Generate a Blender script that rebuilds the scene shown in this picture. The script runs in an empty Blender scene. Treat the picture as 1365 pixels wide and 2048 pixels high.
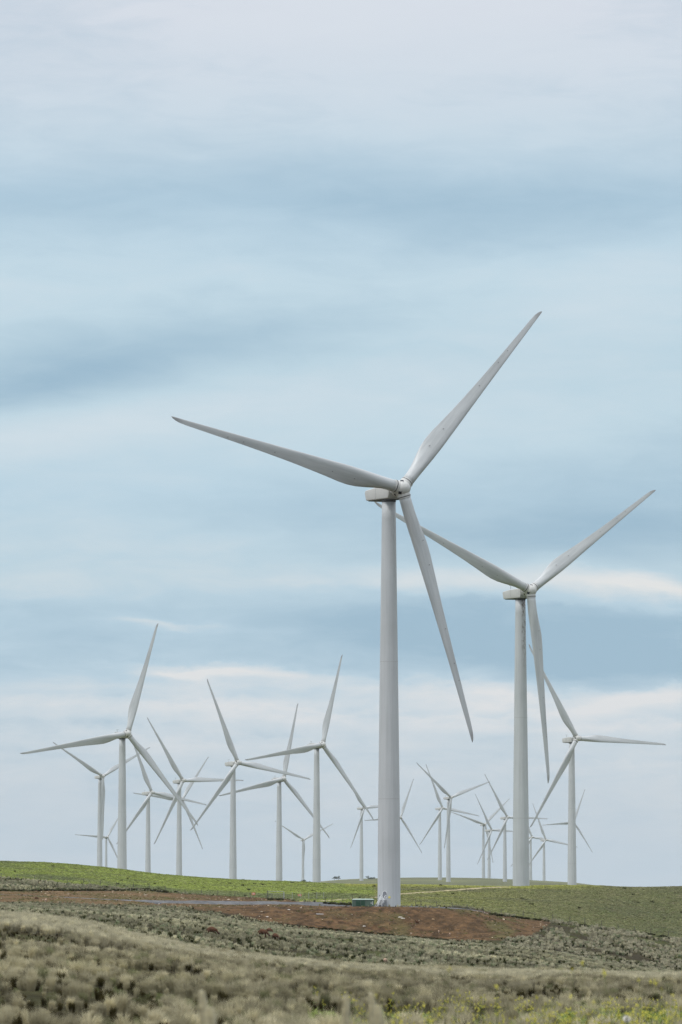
import bpy, bmesh, math, random
import numpy as np
from mathutils import Vector, Matrix

# ---------------------------------------------------------------- camera, sky, sun, exposure
S = bpy.context.scene
COL = S.collection
F = 11378.0                                   # focal length in photo pixels (200 mm on a 24x36 frame)
CX, CY, HORIZON = 682.5, 1024.0, 1775.0
TH = math.atan((HORIZON - CY) / F)
cam_d = bpy.data.cameras.new('camera')
cam = bpy.data.objects.new('camera', cam_d)
COL.objects.link(cam)
cam_d.sensor_fit = 'VERTICAL'
cam_d.sensor_height = 36.0
cam_d.sensor_width = 24.0
cam_d.lens = F / 2048.0 * 36.0
cam_d.clip_start = 0.5
cam_d.clip_end = 60000
cam.location = (0, 0, 0)
cam.rotation_euler = (math.pi / 2 + TH, 0, 0)
cam_d.dof.use_dof = True
cam_d.dof.focus_distance = 1100.0
cam_d.dof.aperture_fstop = 5.6
S.camera = cam
S.view_settings.view_transform = 'Standard'
S.view_settings.look = 'None'
S.view_settings.exposure = 0.22
S.view_settings.gamma = 1.0
S.view_settings.use_curve_mapping = False
S.cycles.max_bounces = 6
S.cycles.diffuse_bounces = 3
S.cycles.volume_bounces = 1
S.cycles.transparent_max_bounces = 8
S.cycles.use_denoising = True
S.cycles.denoising_prefilter = 'NONE'
S.cycles.use_adaptive_sampling = False

SUN_EL, SUN_AZ = math.radians(62), math.radians(-120)   # azimuth from +Y towards +X: behind the camera, to the left
sun_d = bpy.data.lights.new('sun', 'SUN')
sun_d.energy = 1.5
sun_d.angle = math.radians(14)
sun_d.color = (1.0, 0.975, 0.94)
sun = bpy.data.objects.new('sun', sun_d)
COL.objects.link(sun)
sd = Vector((math.sin(SUN_AZ) * math.cos(SUN_EL), math.cos(SUN_AZ) * math.cos(SUN_EL), math.sin(SUN_EL)))
sun.rotation_euler = (-sd).to_track_quat('-Z', 'Y').to_euler()


def lin(c):
    return tuple((v / 12.92 if v <= 0.04045 else ((v + 0.055) / 1.055) ** 2.4) for v in (x / 255.0 for x in c))


class NT:
    """small helper for node trees"""
    def __init__(s, t):
        s.t = t
        t.nodes.clear()

    def n(s, typ, **k):
        nd = s.t.nodes.new(typ)
        for a, b in k.items():
            setattr(nd, a, b)
        return nd

    def l(s, a, b):
        s.t.links.new(a, b)

    def put(s, sock, v):
        if isinstance(v, bpy.types.NodeSocket):
            s.l(v, sock)
        else:
            sock.default_value = v

    def m(s, op, a, b=None, c=None, clamp=False):
        nd = s.n('ShaderNodeMath', operation=op, use_clamp=clamp)
        s.put(nd.inputs[0], a)
        if b is not None:
            s.put(nd.inputs[1], b)
        if c is not None:
            s.put(nd.inputs[2], c)
        return nd.outputs[0]

    def mix(s, f, a, b, mode='MIX'):
        nd = s.n('ShaderNodeMix', data_type='RGBA', blend_type=mode)
        s.put(nd.inputs['Factor'], f)
        for sk, v in ((nd.inputs[6], a), (nd.inputs[7], b)):
            if isinstance(v, tuple):
                v = tuple(v[:3]) + (1.0,)
            s.put(sk, v)
        return nd.outputs[2]

    def ramp(s, f, stops, interp='LINEAR'):
        nd = s.n('ShaderNodeValToRGB')
        cr = nd.color_ramp
        cr.interpolation = interp
        while len(cr.elements) < len(stops):
            cr.elements.new(0.5)
        for e, (p, c) in zip(cr.elements, stops):
            e.position = p
            e.color = tuple(c[:3]) + (1.0,) if isinstance(c, (tuple, list)) else (c, c, c, 1)
        s.put(nd.inputs[0], f)
        return nd.outputs[0]

    def noise(s, vec, scale, detail=3.0, rough=0.5, dist=0.0):
        nd = s.n('ShaderNodeTexNoise')
        s.put(nd.inputs['Vector'], vec)
        nd.inputs['Scale'].default_value = scale
        nd.inputs['Detail'].default_value = detail
        nd.inputs['Roughness'].default_value = rough
        nd.inputs['Distortion'].default_value = dist
        return nd.outputs['Fac']

    def comb(s, x, y, z):
        nd = s.n('ShaderNodeCombineXYZ')
        for i, v in enumerate((x, y, z)):
            s.put(nd.inputs[i], v)
        return nd.outputs[0]


def build_world():
    w = bpy.data.worlds.new('World')
    S.world = w
    w.cycles.sampling_method = 'NONE'            # a smooth dome is cleaner without a light map
    w.use_nodes = True
    N = NT(w.node_tree)
    out = N.n('ShaderNodeOutputWorld')
    tc = N.n('ShaderNodeTexCoord')
    sep = N.n('ShaderNodeSeparateXYZ')
    N.l(tc.outputs['Generated'], sep.inputs[0])
    X, Y, Z = sep.outputs
    DEG = 57.29578
    el = N.m('MULTIPLY', N.m('ARCSINE', Z), DEG)                 # elevation, degrees
    az = N.m('MULTIPLY', N.m('ARCTAN2', X, Y), DEG)              # azimuth, degrees, 0 = view direction
    # warped coordinates: soft drifting layers
    v1 = N.comb(N.m('MULTIPLY', az, 0.10), N.m('MULTIPLY', el, 0.45), 3.1)
    n1 = N.noise(v1, 1.6, 3.0, 0.55)
    v2 = N.comb(N.m('MULTIPLY', az, 0.35), N.m('MULTIPLY', el, 1.3), 7.7)
    n2 = N.noise(v2, 1.5, 5.0, 0.6, 0.3)
    elw = N.m('ADD', el, N.m('ADD', N.m('MULTIPLY', N.m('SUBTRACT', n1, 0.5), 0.55), N.m('MULTIPLY', N.m('SUBTRACT', n2, 0.5), 0.22)))
    azw = N.m('ADD', az, N.m('MULTIPLY', N.m('SUBTRACT', n2, 0.5), 1.6))
    P = 0.0050356                                                # degrees per photo pixel

    def E(py):
        return (HORIZON - py) * P
    stops = [(1775, (190, 204, 216)), (1700, (189, 203, 215)), (1600, (191, 204, 215)), (1500, (195, 208, 218)),
             (1420, (196, 210, 220)), (1340, (181, 204, 219)), (1240, (178, 203, 219)), (1150, (184, 207, 220)), (1000, (183, 208, 223)),
             (860, (190, 212, 224)), (720, (185, 209, 222)), (560, (192, 214, 226)), (400, (182, 207, 223)), (280, (196, 213, 225)),
             (150, (207, 217, 227)), (30, (213, 219, 228)), (-500, (220, 224, 231))]
    top = E(-500)
    base = N.ramp(N.m('DIVIDE', elw, top), [(max(0, E(p)) / top, lin(c)) for p, c in stops])
    # cloud banks, light (+) and blue-grey (-): centre px, centre py, half widths, amount, rise to the right
    feats = [(60, 420, 480, 60, -.34, .05), (750, 385, 420, 65, -.52, -.05), (1300, 400, 420, 65, -.55, .1), (350, 540, 500, 70, .12, .1), (1250, 580, 420, 110, .26, .2), (420, 470, 260, 40, .10, .1),
             (40, 770, 430, 48, -.80, .16), (420, 660, 420, 60, -.40, .12), (120, 870, 380, 46, .42, .14), (520, 815, 380, 50, .22, .14), (1000, 800, 480, 60, .12, .1),
             (1300, 930, 330, 70, -.42, .1), (1180, 1080, 480, 62, -.85, .02), (600, 1000, 330, 60, -.34, .08), (130, 1010, 300, 45, .12, .1), (300, 1110, 480, 40, .22, .05),
             (1310, 1192, 260, 18, .95, -.14), (1000, 1178, 280, 18, .7, -.04), (700, 1190, 230, 14, .3, 0), (420, 1170, 420, 22, .20, 0),
             (1180, 1275, 430, 40, -.45, -.03), (1230, 1320, 330, 34, -.80, 0), (800, 1270, 300, 40, -.45, 0), (700, 1330, 260, 20, -.35, 0), (150, 1290, 330, 34, -.30, 0), (100, 1215, 260, 12, -.20, 0),
             (300, 1236, 120, 4, .35, -.05), (420, 1247, 130, 5, .35, -.05), (400, 1333, 120, 7, .55, -.04), (520, 1344, 130, 9, .50, -.06), (200, 1365, 160, 8, .25, 0), (380, 1412, 200, 14, .55, 0), (860, 1372, 220, 12, .65, -.03), (950, 1400, 280, 18, .40, 0),
             (1330, 1383, 120, 12, .8, .1), (1200, 1405, 200, 12, .4, 0), (1250, 1445, 260, 12, .3, 0), (950, 1450, 300, 10, .3, 0), (620, 1440, 300, 10, .3, 0), (450, 1490, 400, 9, .25, 0),
             (1250, 1500, 260, 12, .25, 0), (250, 1445, 240, 9, -.25, 0), (750, 1420, 200, 9, -.22, 0), (500, 1560, 400, 12, -.12, 0),
             (750, 60, 700, 90, .12, 0), (20, 60, 330, 120, -.26, 0), (1340, 20, 260, 60, -.18, 0)]
    acc = 0.0
    for fx, fy, wx, wy, a, sl in feats:
        ddx = N.m('SUBTRACT', azw, (fx - CX) * P)
        dx = N.m('DIVIDE', ddx, wx * P * 0.85)
        dy = N.m('DIVIDE', N.m('SUBTRACT', N.m('SUBTRACT', elw, E(fy)), N.m('MULTIPLY', ddx, sl)), wy * P)
        q = N.m('ADD', N.m('MULTIPLY', dx, dx), N.m('MULTIPLY', dy, dy))
        g = N.m('EXPONENT', N.m('MULTIPLY', q, -0.7))
        acc = N.m('MULTIPLY_ADD', g, a, acc)
    # banks with a crisp crumpled upper edge
    v5 = N.comb(N.m('MULTIPLY', az, 1.1), N.m('MULTIPLY', el, 2.6), 4.4)
    n5 = N.m('SUBTRACT', N.noise(v5, 1.6, 6.0, 0.6, 0.2), 0.5)
    for fx, fy, sl, hw, soft, depth, wob, a in ((1130, 1211, -.085, 420, 9, 120, 60, -.60), (700, 1212, .02, 260, 12, 60, 40, -.25), (130, 1212, 0, 260, 12, 60, 40, -.22),
                                                 (420, 1333, -.04, 220, 8, 26, 90, .55), (880, 1362, -.03, 260, 10, 30, 90, .50), (1310, 1378, .05, 190, 8, 34, 90, .65), (1130, 1392, .0, 200, 9, 22, 90, .30),
                                                 (360, 1402, 0, 230, 10, 24, 110, .50), (60, 1392, 0, 180, 10, 26, 100, .35), (1250, 1442, -.06, 220, 8, 16, 110, .50), (920, 1425, 0, 260, 8, 20, 120, .45),
                                                 (600, 1420, 0, 220, 8, 20, 120, .45), (420, 1470, 0, 300, 10, 20, 120, .35), (1180, 1520, 0, 300, 10, 22, 120, .30), (700, 1540, 0, 500, 12, 22, 120, .22)):
        ddx = N.m('SUBTRACT', az, (fx - CX) * P)
        line = N.m('ADD', N.m('MULTIPLY_ADD', ddx, sl, E(fy)), N.m('MULTIPLY', n5, wob * P))
        t = N.m('DIVIDE', N.m('SUBTRACT', line, el), P)
        r1 = N.n('ShaderNodeMapRange', interpolation_type='SMOOTHSTEP')
        N.l(t, r1.inputs[0])
        r1.inputs[1].default_value = -soft
        r1.inputs[2].default_value = soft
        td = N.m('DIVIDE', N.m('MAXIMUM', t, 0.0), depth)
        wx = N.m('DIVIDE', ddx, hw * P)
        q = N.m('ADD', N.m('MULTIPLY', td, td), N.m('MULTIPLY', wx, wx))
        acc = N.m('MULTIPLY_ADD', N.m('MULTIPLY', r1.outputs[0], N.m('EXPONENT', N.m('MULTIPLY', q, -0.8))), a * (0.8 if a > 0 else 1.0), acc)
    # puffy texture, strongest low in the sky
    v3 = N.comb(N.m('MULTIPLY', az, 0.9), N.m('MULTIPLY', el, 3.6), 1.3)
    n3 = N.noise(v3, 1.1, 6.0, 0.6, 0.4)
    lowmask = N.ramp(N.m('DIVIDE', el, 4.0), [(0, 0.15), (0.2, 0.5), (0.42, 1.0), (0.65, 0.65), (0.8, 0.42), (1.0, 0.36)])
    v4 = N.comb(N.m('MULTIPLY', az, 0.22), N.m('MULTIPLY', el, 0.7), 9.3)
    n4 = N.noise(v4, 1.2, 4.0, 0.55)
    acc = N.m('ADD', acc, N.m('MULTIPLY', N.m('MULTIPLY', N.m('SUBTRACT', n3, 0.5), 2.1), lowmask))
    acc = N.m('ADD', acc, N.m('MULTIPLY', N.m('SUBTRACT', n4, 0.5), 0.6))
    light = N.m('MINIMUM', N.m('MAXIMUM', acc, 0.0), 1.0)
    dark = N.m('MINIMUM', N.m('MAXIMUM', N.m('MULTIPLY', acc, -1.0), 0.0), 1.0)
    whites = N.ramp(N.m('DIVIDE', el, 9.0), [(0, lin((214, 216, 218))), (0.18, lin((220, 222, 225))), (0.33, lin((226, 226, 225))), (0.42, lin((212, 222, 229))), (1.0, lin((218, 225, 232)))])
    c = N.mix(light, base, whites)
    c = N.mix(dark, c, lin((150, 181, 202)))
    # above the frame the overcast brightens towards the zenith; below the horizon only bounce from the land
    up = N.m('MULTIPLY', N.m('MAXIMUM', N.m('SUBTRACT', el, 10.0), 0.0), 1 / 80.0)
    c = N.mix(N.m('MINIMUM', N.m('MULTIPLY', up, 6.0), 1.0), c, lin((226, 230, 236)))
    gain = N.m('ADD', 0.905, N.m('MULTIPLY', up, ZENITH))
    below = N.m('GREATER_THAN', 0.0, el)
    c = N.mix(below, c, (0.07, 0.073, 0.05))
    c = N.mix(0.05, c, lin((190, 199, 207)))
    bgc = N.n('ShaderNodeBackground')
    N.l(c, bgc.inputs[0])
    N.l(gain, bgc.inputs[1])
    # the clear Nishita sky above the cloud sheet shines through faintly
    sky = N.n('ShaderNodeTexSky', sky_type='NISHITA')
    sky.sun_disc = False
    sky.sun_elevation = SUN_EL
    sky.sun_rotation = SUN_AZ
    bgs = N.n('ShaderNodeBackground')
    N.l(sky.outputs[0], bgs.inputs[0])
    bgs.inputs[1].default_value = 0.10
    ms = N.n('ShaderNodeMixShader')
    ms.inputs[0].default_value = 0.94
    N.l(bgs.outputs[0], ms.inputs[1])
    N.l(bgc.outputs[0], ms.inputs[2])
    N.l(ms.outputs[0], out.inputs[0])


ZENITH = 1.0
build_world()


# ---------------------------------------------------------------- helpers
def ray(px, py):
    """direction through a photo pixel, scaled so that y = 1"""
    a = (px - CX) / F
    b = (CY - py) / F
    y = math.cos(TH) - math.sin(TH) * b
    z = math.sin(TH) + math.cos(TH) * b
    return a / y, z / y


KU = F / math.cos(TH)


def tag(o, label=None, cat=None, group=None, kind=None):
    for k, v in (('label', label), ('category', cat), ('group', group), ('kind', kind)):
        if v:
            o[k] = v
    return o


def empty(name, loc, rz=0.0):
    o = bpy.data.objects.new(name, None)
    COL.objects.link(o)
    o.location = loc
    o.rotation_euler = (0, 0, rz)
    o.empty_display_size = 0.5
    return o


def link(name, me, mats, parent=None, smooth=False):
    for m in (mats if isinstance(mats, (list, tuple)) else [mats]):
        if m.name not in [x.name for x in me.materials if x]:
            me.materials.append(m)
    if smooth:
        me.polygons.foreach_set('use_smooth', np.ones(len(me.polygons), dtype=bool))
    o = bpy.data.objects.new(name, me)
    COL.objects.link(o)
    if parent is not None:
        o.parent = parent
    return o


def bm_obj(name, bm, mats, parent=None, smooth=False):
    me = bpy.data.meshes.new(name)
    bm.to_mesh(me)
    bm.free()
    return link(name, me, mats, parent, smooth)


def np_mesh(name, verts, faces):
    """faces: (n,k) array of equal-size polygons"""
    me = bpy.data.meshes.new(name)
    verts = np.asarray(verts, dtype=np.float32)
    faces = np.asarray(faces, dtype=np.int32)
    n, k = faces.shape
    me.vertices.add(len(verts))
    me.vertices.foreach_set('co', verts.ravel())
    me.loops.add(n * k)
    me.loops.foreach_set('vertex_index', faces.ravel())
    me.polygons.add(n)
    me.polygons.foreach_set('loop_start', np.arange(0, n * k, k, dtype=np.int32))
    me.polygons.foreach_set('loop_total', np.full(n, k, dtype=np.int32))
    me.update(calc_edges=True)
    return me


def box(bm, x0, x1, y0, y1, z0, z1, mat=0, M=None):
    vs = [bm.verts.new((x, y, z)) for z in (z0, z1) for y in (y0, y1) for x in (x0, x1)]
    if M is not None:
        for v in vs:
            v.co = M @ v.co
    fs = []
    for q in ((0, 2, 3, 1), (4, 5, 7, 6), (0, 1, 5, 4), (1, 3, 7, 5), (3, 2, 6, 7), (2, 0, 4, 6)):
        f = bm.faces.new([vs[i] for i in q])
        f.material_index = mat
        fs.append(f)
    return vs, fs


def tube(bm, pts, r, seg=8, mat=0, r2=None):
    pts = [Vector(p) for p in pts]
    rings = []
    n = len(pts)
    for i, p in enumerate(pts):
        d = (pts[min(i + 1, n - 1)] - pts[max(i - 1, 0)]).normalized()
        a = d.orthogonal().normalized() if i == 0 else (a - d * a.dot(d)).normalized()
        b = d.cross(a)
        rr = r if r2 is None else r + (r2 - r) * i / (n - 1)
        rings.append([bm.verts.new(p + (a * math.cos(t) + b * math.sin(t)) * rr) for t in (2 * math.pi * k / seg for k in range(seg))])
    for i in range(n - 1):
        for k in range(seg):
            f = bm.faces.new((rings[i][k], rings[i][(k + 1) % seg], rings[i + 1][(k + 1) % seg], rings[i + 1][k]))
            f.material_index = mat
    for rg, fl in ((rings[0], True), (rings[-1], False)):
        f = bm.faces.new(rg[::-1] if fl else rg)
        f.material_index = mat


def lathe(bm, prof, seg=40, axis='Z', mat=0, M=None):
    """prof: list of (radius, height)"""
    rings = []
    for r, h in prof:
        rg = []
        for k in range(seg):
            t = 2 * math.pi * k / seg
            c = Vector((r * math.cos(t), r * math.sin(t), h))
            if M is not None:
                c = M @ c
            rg.append(bm.verts.new(c))
        rings.append(rg)
    for i in range(len(rings) - 1):
        for k in range(seg):
            f = bm.faces.new((rings[i][k], rings[i][(k + 1) % seg], rings[i + 1][(k + 1) % seg], rings[i + 1][k]))
            f.material_index = mat
    f = bm.faces.new(rings[0][::-1]); f.material_index = mat
    f = bm.faces.new(rings[-1]); f.material_index = mat


# value noise on numpy arrays
_rng = np.random.default_rng(11)
_LAT = _rng.random((257, 257)).astype(np.float64)
_LAT[256] = _LAT[0]
_LAT[:, 256] = _LAT[:, 0]


def vnoise(x, y):
    xi = np.floor(x); yi = np.floor(y)
    fx = x - xi; fy = y - yi
    fx = fx * fx * (3 - 2 * fx); fy = fy * fy * (3 - 2 * fy)
    i = (xi.astype(np.int64) % 256); j = (yi.astype(np.int64) % 256)
    a = _LAT[i, j]; b = _LAT[i + 1, j]; c = _LAT[i, j + 1]; d = _LAT[i + 1, j + 1]
    return (a * (1 - fx) + b * fx) * (1 - fy) + (c * (1 - fx) + d * fx) * fy


def fbm(x, y, o=4):
    s = 0; a = 0.5; t = 0
    for k in range(o):
        s = s + a * vnoise(x * 2 ** k + 17.3 * k, y * 2 ** k - 9.1 * k)
        t += a
        a *= 0.5
    return s / t


# ---------------------------------------------------------------- materials
def mat(name, col, rough=0.6, spec=0.3, var=0.0, scale=1.0, bump=0.0, metal=0.0):
    m = bpy.data.materials.new(name)
    m.use_nodes = True
    N = NT(m.node_tree)
    out = N.n('ShaderNodeOutputMaterial')
    b = N.n('ShaderNodeBsdfPrincipled')
    N.l(b.outputs[0], out.inputs[0])
    b.inputs['Roughness'].default_value = rough
    b.inputs['Specular IOR Level'].default_value = spec
    b.inputs['Metallic'].default_value = metal
    tc = N.n('ShaderNodeTexCoord')
    n = N.noise(tc.outputs['Object'], scale, 5.0, 0.6)
    d = tuple(v * (1 - var) for v in col)
    e = tuple(min(1, v * (1 + var)) for v in col)
    N.l(N.ramp(n, [(0.3, d), (0.7, e)]), b.inputs['Base Color'])
    if bump:
        bp = N.n('ShaderNodeBump')
        bp.inputs['Strength'].default_value = bump
        N.l(n, bp.inputs['Height'])
        N.l(bp.outputs[0], b.inputs['Normal'])
    return m


def tower_mat(name, grime=0.3):
    """off-white paint with faint vertical runs and a few oil spots below the nacelle"""
    m = bpy.data.materials.new(name)
    m.use_nodes = True
    N = NT(m.node_tree)
    out = N.n('ShaderNodeOutputMaterial')
    b = N.n('ShaderNodeBsdfPrincipled')
    N.l(b.outputs[0], out.inputs[0])
    b.inputs['Roughness'].default_value = 0.5
    b.inputs['Specular IOR Level'].default_value = 0.35
    tc = N.n('ShaderNodeTexCoord')
    sep = N.n('ShaderNodeSeparateXYZ')
    N.l(tc.outputs['Object'], sep.inputs[0])
    runs = N.noise(N.comb(N.m('MULTIPLY', sep.outputs[0], 2.2), N.m('MULTIPLY', sep.outputs[1], 2.2), N.m('MULTIPLY', sep.outputs[2], 0.045)), 1.0, 5.0, 0.65)
    blot = N.noise(tc.outputs['Object'], 0.12, 3.0, 0.5)
    f = N.m('ADD', N.m('MULTIPLY', runs, 0.6), N.m('MULTIPLY', blot, 0.4))
    c = N.ramp(f, [(0.34, (0.435, 0.455, 0.46)), (0.5, (0.495, 0.515, 0.525)), (0.66, (0.54, 0.56, 0.57))])
    # oil: spots in a vertical trail near the tower head
    sp = N.noise(N.comb(N.m('MULTIPLY', sep.outputs[0], 1.6), N.m('MULTIPLY', sep.outputs[1], 1.6), N.m('MULTIPLY', sep.outputs[2], 0.55)), 1.5, 6.0, 0.75)
    zone = N.ramp(N.m('DIVIDE', sep.outputs[2], 84.0), [(0.0, 0.0), (0.72, 0.0), (0.93, 1.0), (1.0, 1.0)])
    side = N.m('GREATER_THAN', sep.outputs[0], -0.1)
    k = N.m('MULTIPLY', N.m('MULTIPLY', N.ramp(sp, [(0.50, 0.0), (0.56, 1.0)]), zone), N.m('MULTIPLY', side, grime))
    c = N.mix(k, c, (0.10, 0.075, 0.05))
    N.l(c, b.inputs['Base Color'])
    return m


M_TOWER = tower_mat('tower_paint', 0.12)
M_TOWER_OIL = tower_mat('tower_paint_oily', 0.95)
M_SEAM = mat('tower_seam', (0.44, 0.45, 0.455), 0.6)


def blade_mat():
    m = bpy.data.materials.new('blade_gelcoat')
    m.use_nodes = True
    N = NT(m.node_tree)
    out = N.n('ShaderNodeOutputMaterial')
    b = N.n('ShaderNodeBsdfPrincipled')
    N.l(b.outputs[0], out.inputs[0])
    b.inputs['Roughness'].default_value = 0.42
    b.inputs['Specular IOR Level'].default_value = 0.4
    tc = N.n('ShaderNodeTexCoord')
    sep = N.n('ShaderNodeSeparateXYZ')
    N.l(tc.outputs['Object'], sep.inputs[0])
    v = N.comb(N.m('MULTIPLY', sep.outputs[0], 1.4), sep.outputs[1], N.m('MULTIPLY', sep.outputs[2], 0.12))
    n = N.noise(v, 1.0, 5.0, 0.6)
    c = N.ramp(n, [(0.35, (0.41, 0.43, 0.435)), (0.5, (0.465, 0.485, 0.49)), (0.68, (0.52, 0.54, 0.545))])
    # worn grey tip
    t = N.ramp(N.m('DIVIDE', sep.outputs[2], 52.0), [(0.0, 0.0), (0.95, 0.0), (0.975, 0.7), (1.0, 0.8)])
    c = N.mix(t, c, (0.30, 0.30, 0.30))
    N.l(c, b.inputs['Base Color'])
    return m


M_BLADE = blade_mat()
M_HUB = mat('hub_shell', (0.56, 0.56, 0.54), 0.5, 0.35, 0.07, 0.8)
M_NAC = mat('nacelle_shell', (0.53, 0.53, 0.51), 0.5, 0.35, 0.06, 0.6)
M_BLACK = mat('dark_opening', (0.02, 0.022, 0.03), 0.7)
M_DARK = mat('dark_steel', (0.09, 0.09, 0.095), 0.6, 0.3, 0.2, 3)
M_GALV = mat('galvanised_steel', (0.42, 0.43, 0.44), 0.45, 0.5, 0.15, 6, metal=0.3)
M_WHITE = mat('white_paint', (0.74, 0.75, 0.75), 0.5, 0.3, 0.05, 3)
M_GLASSY = mat('grey_louvre', (0.22, 0.23, 0.25), 0.5)
M_YELLOW = mat('yellow_sticker', (0.78, 0.66, 0.16), 0.5)
M_GREEN = mat('green_enamel', (0.085, 0.135, 0.10), 0.5, 0.4, 0.12, 1.5)
M_GREEN_D = mat('green_louvre', (0.04, 0.10, 0.065), 0.6, 0.3, 0.1, 3)
M_ROOFG = mat('pale_green_roof', (0.36, 0.45, 0.40), 0.5, 0.3, 0.08, 2)
M_POST = mat('weathered_post', (0.12, 0.11, 0.09), 0.85, 0.1, 0.25, 4)
M_WIRE = mat('fence_wire', (0.20, 0.20, 0.20), 0.5, 0.4, 0.05, 4)
M_ORANGE = mat('orange_sign', (0.60, 0.22, 0.12), 0.6, 0.2, 0.15, 5)
M_FLEECE = mat('dusty_fleece', (0.105, 0.056, 0.035), 0.95, 0.0, 0.35, 7, 0.6)
M_FLEECE_P = mat('pale_fleece', (0.42, 0.30, 0.22), 0.95, 0.0, 0.3, 7, 0.6)
M_FACE = mat('sheep_face', (0.10, 0.07, 0.055), 0.9, 0.0, 0.1, 7)
M_ROCKW = mat('white_rock', (0.60, 0.56, 0.50), 0.9, 0.1, 0.15, 6, 0.3)
M_BARK = mat('grey_bark', (0.16, 0.13, 0.11), 0.9, 0.1, 0.25, 4)
M_LEAF = mat('eucalypt_leaf', (0.045, 0.06, 0.035), 0.8, 0.1, 0.3, 1.5)
M_SEED = mat('pale_seed_head', (0.80, 0.74, 0.54), 0.9, 0.0, 0.12, 30)
M_STALK = mat('flower_stalk', (0.16, 0.20, 0.07), 0.8, 0.1, 0.2, 10)
M_PETAL_W = mat('white_petal', (0.78, 0.76, 0.70), 0.8, 0.0, 0.05, 20)


# ---------------------------------------------------------------- terrain
# rows of the landform, near to far; values per column are ground heights ('z') or the sight line they lie on ('p')
def row(Y, kind, d):
    ks = sorted(d)
    return (Y, kind, ks, [d[k] for k in ks])


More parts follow.
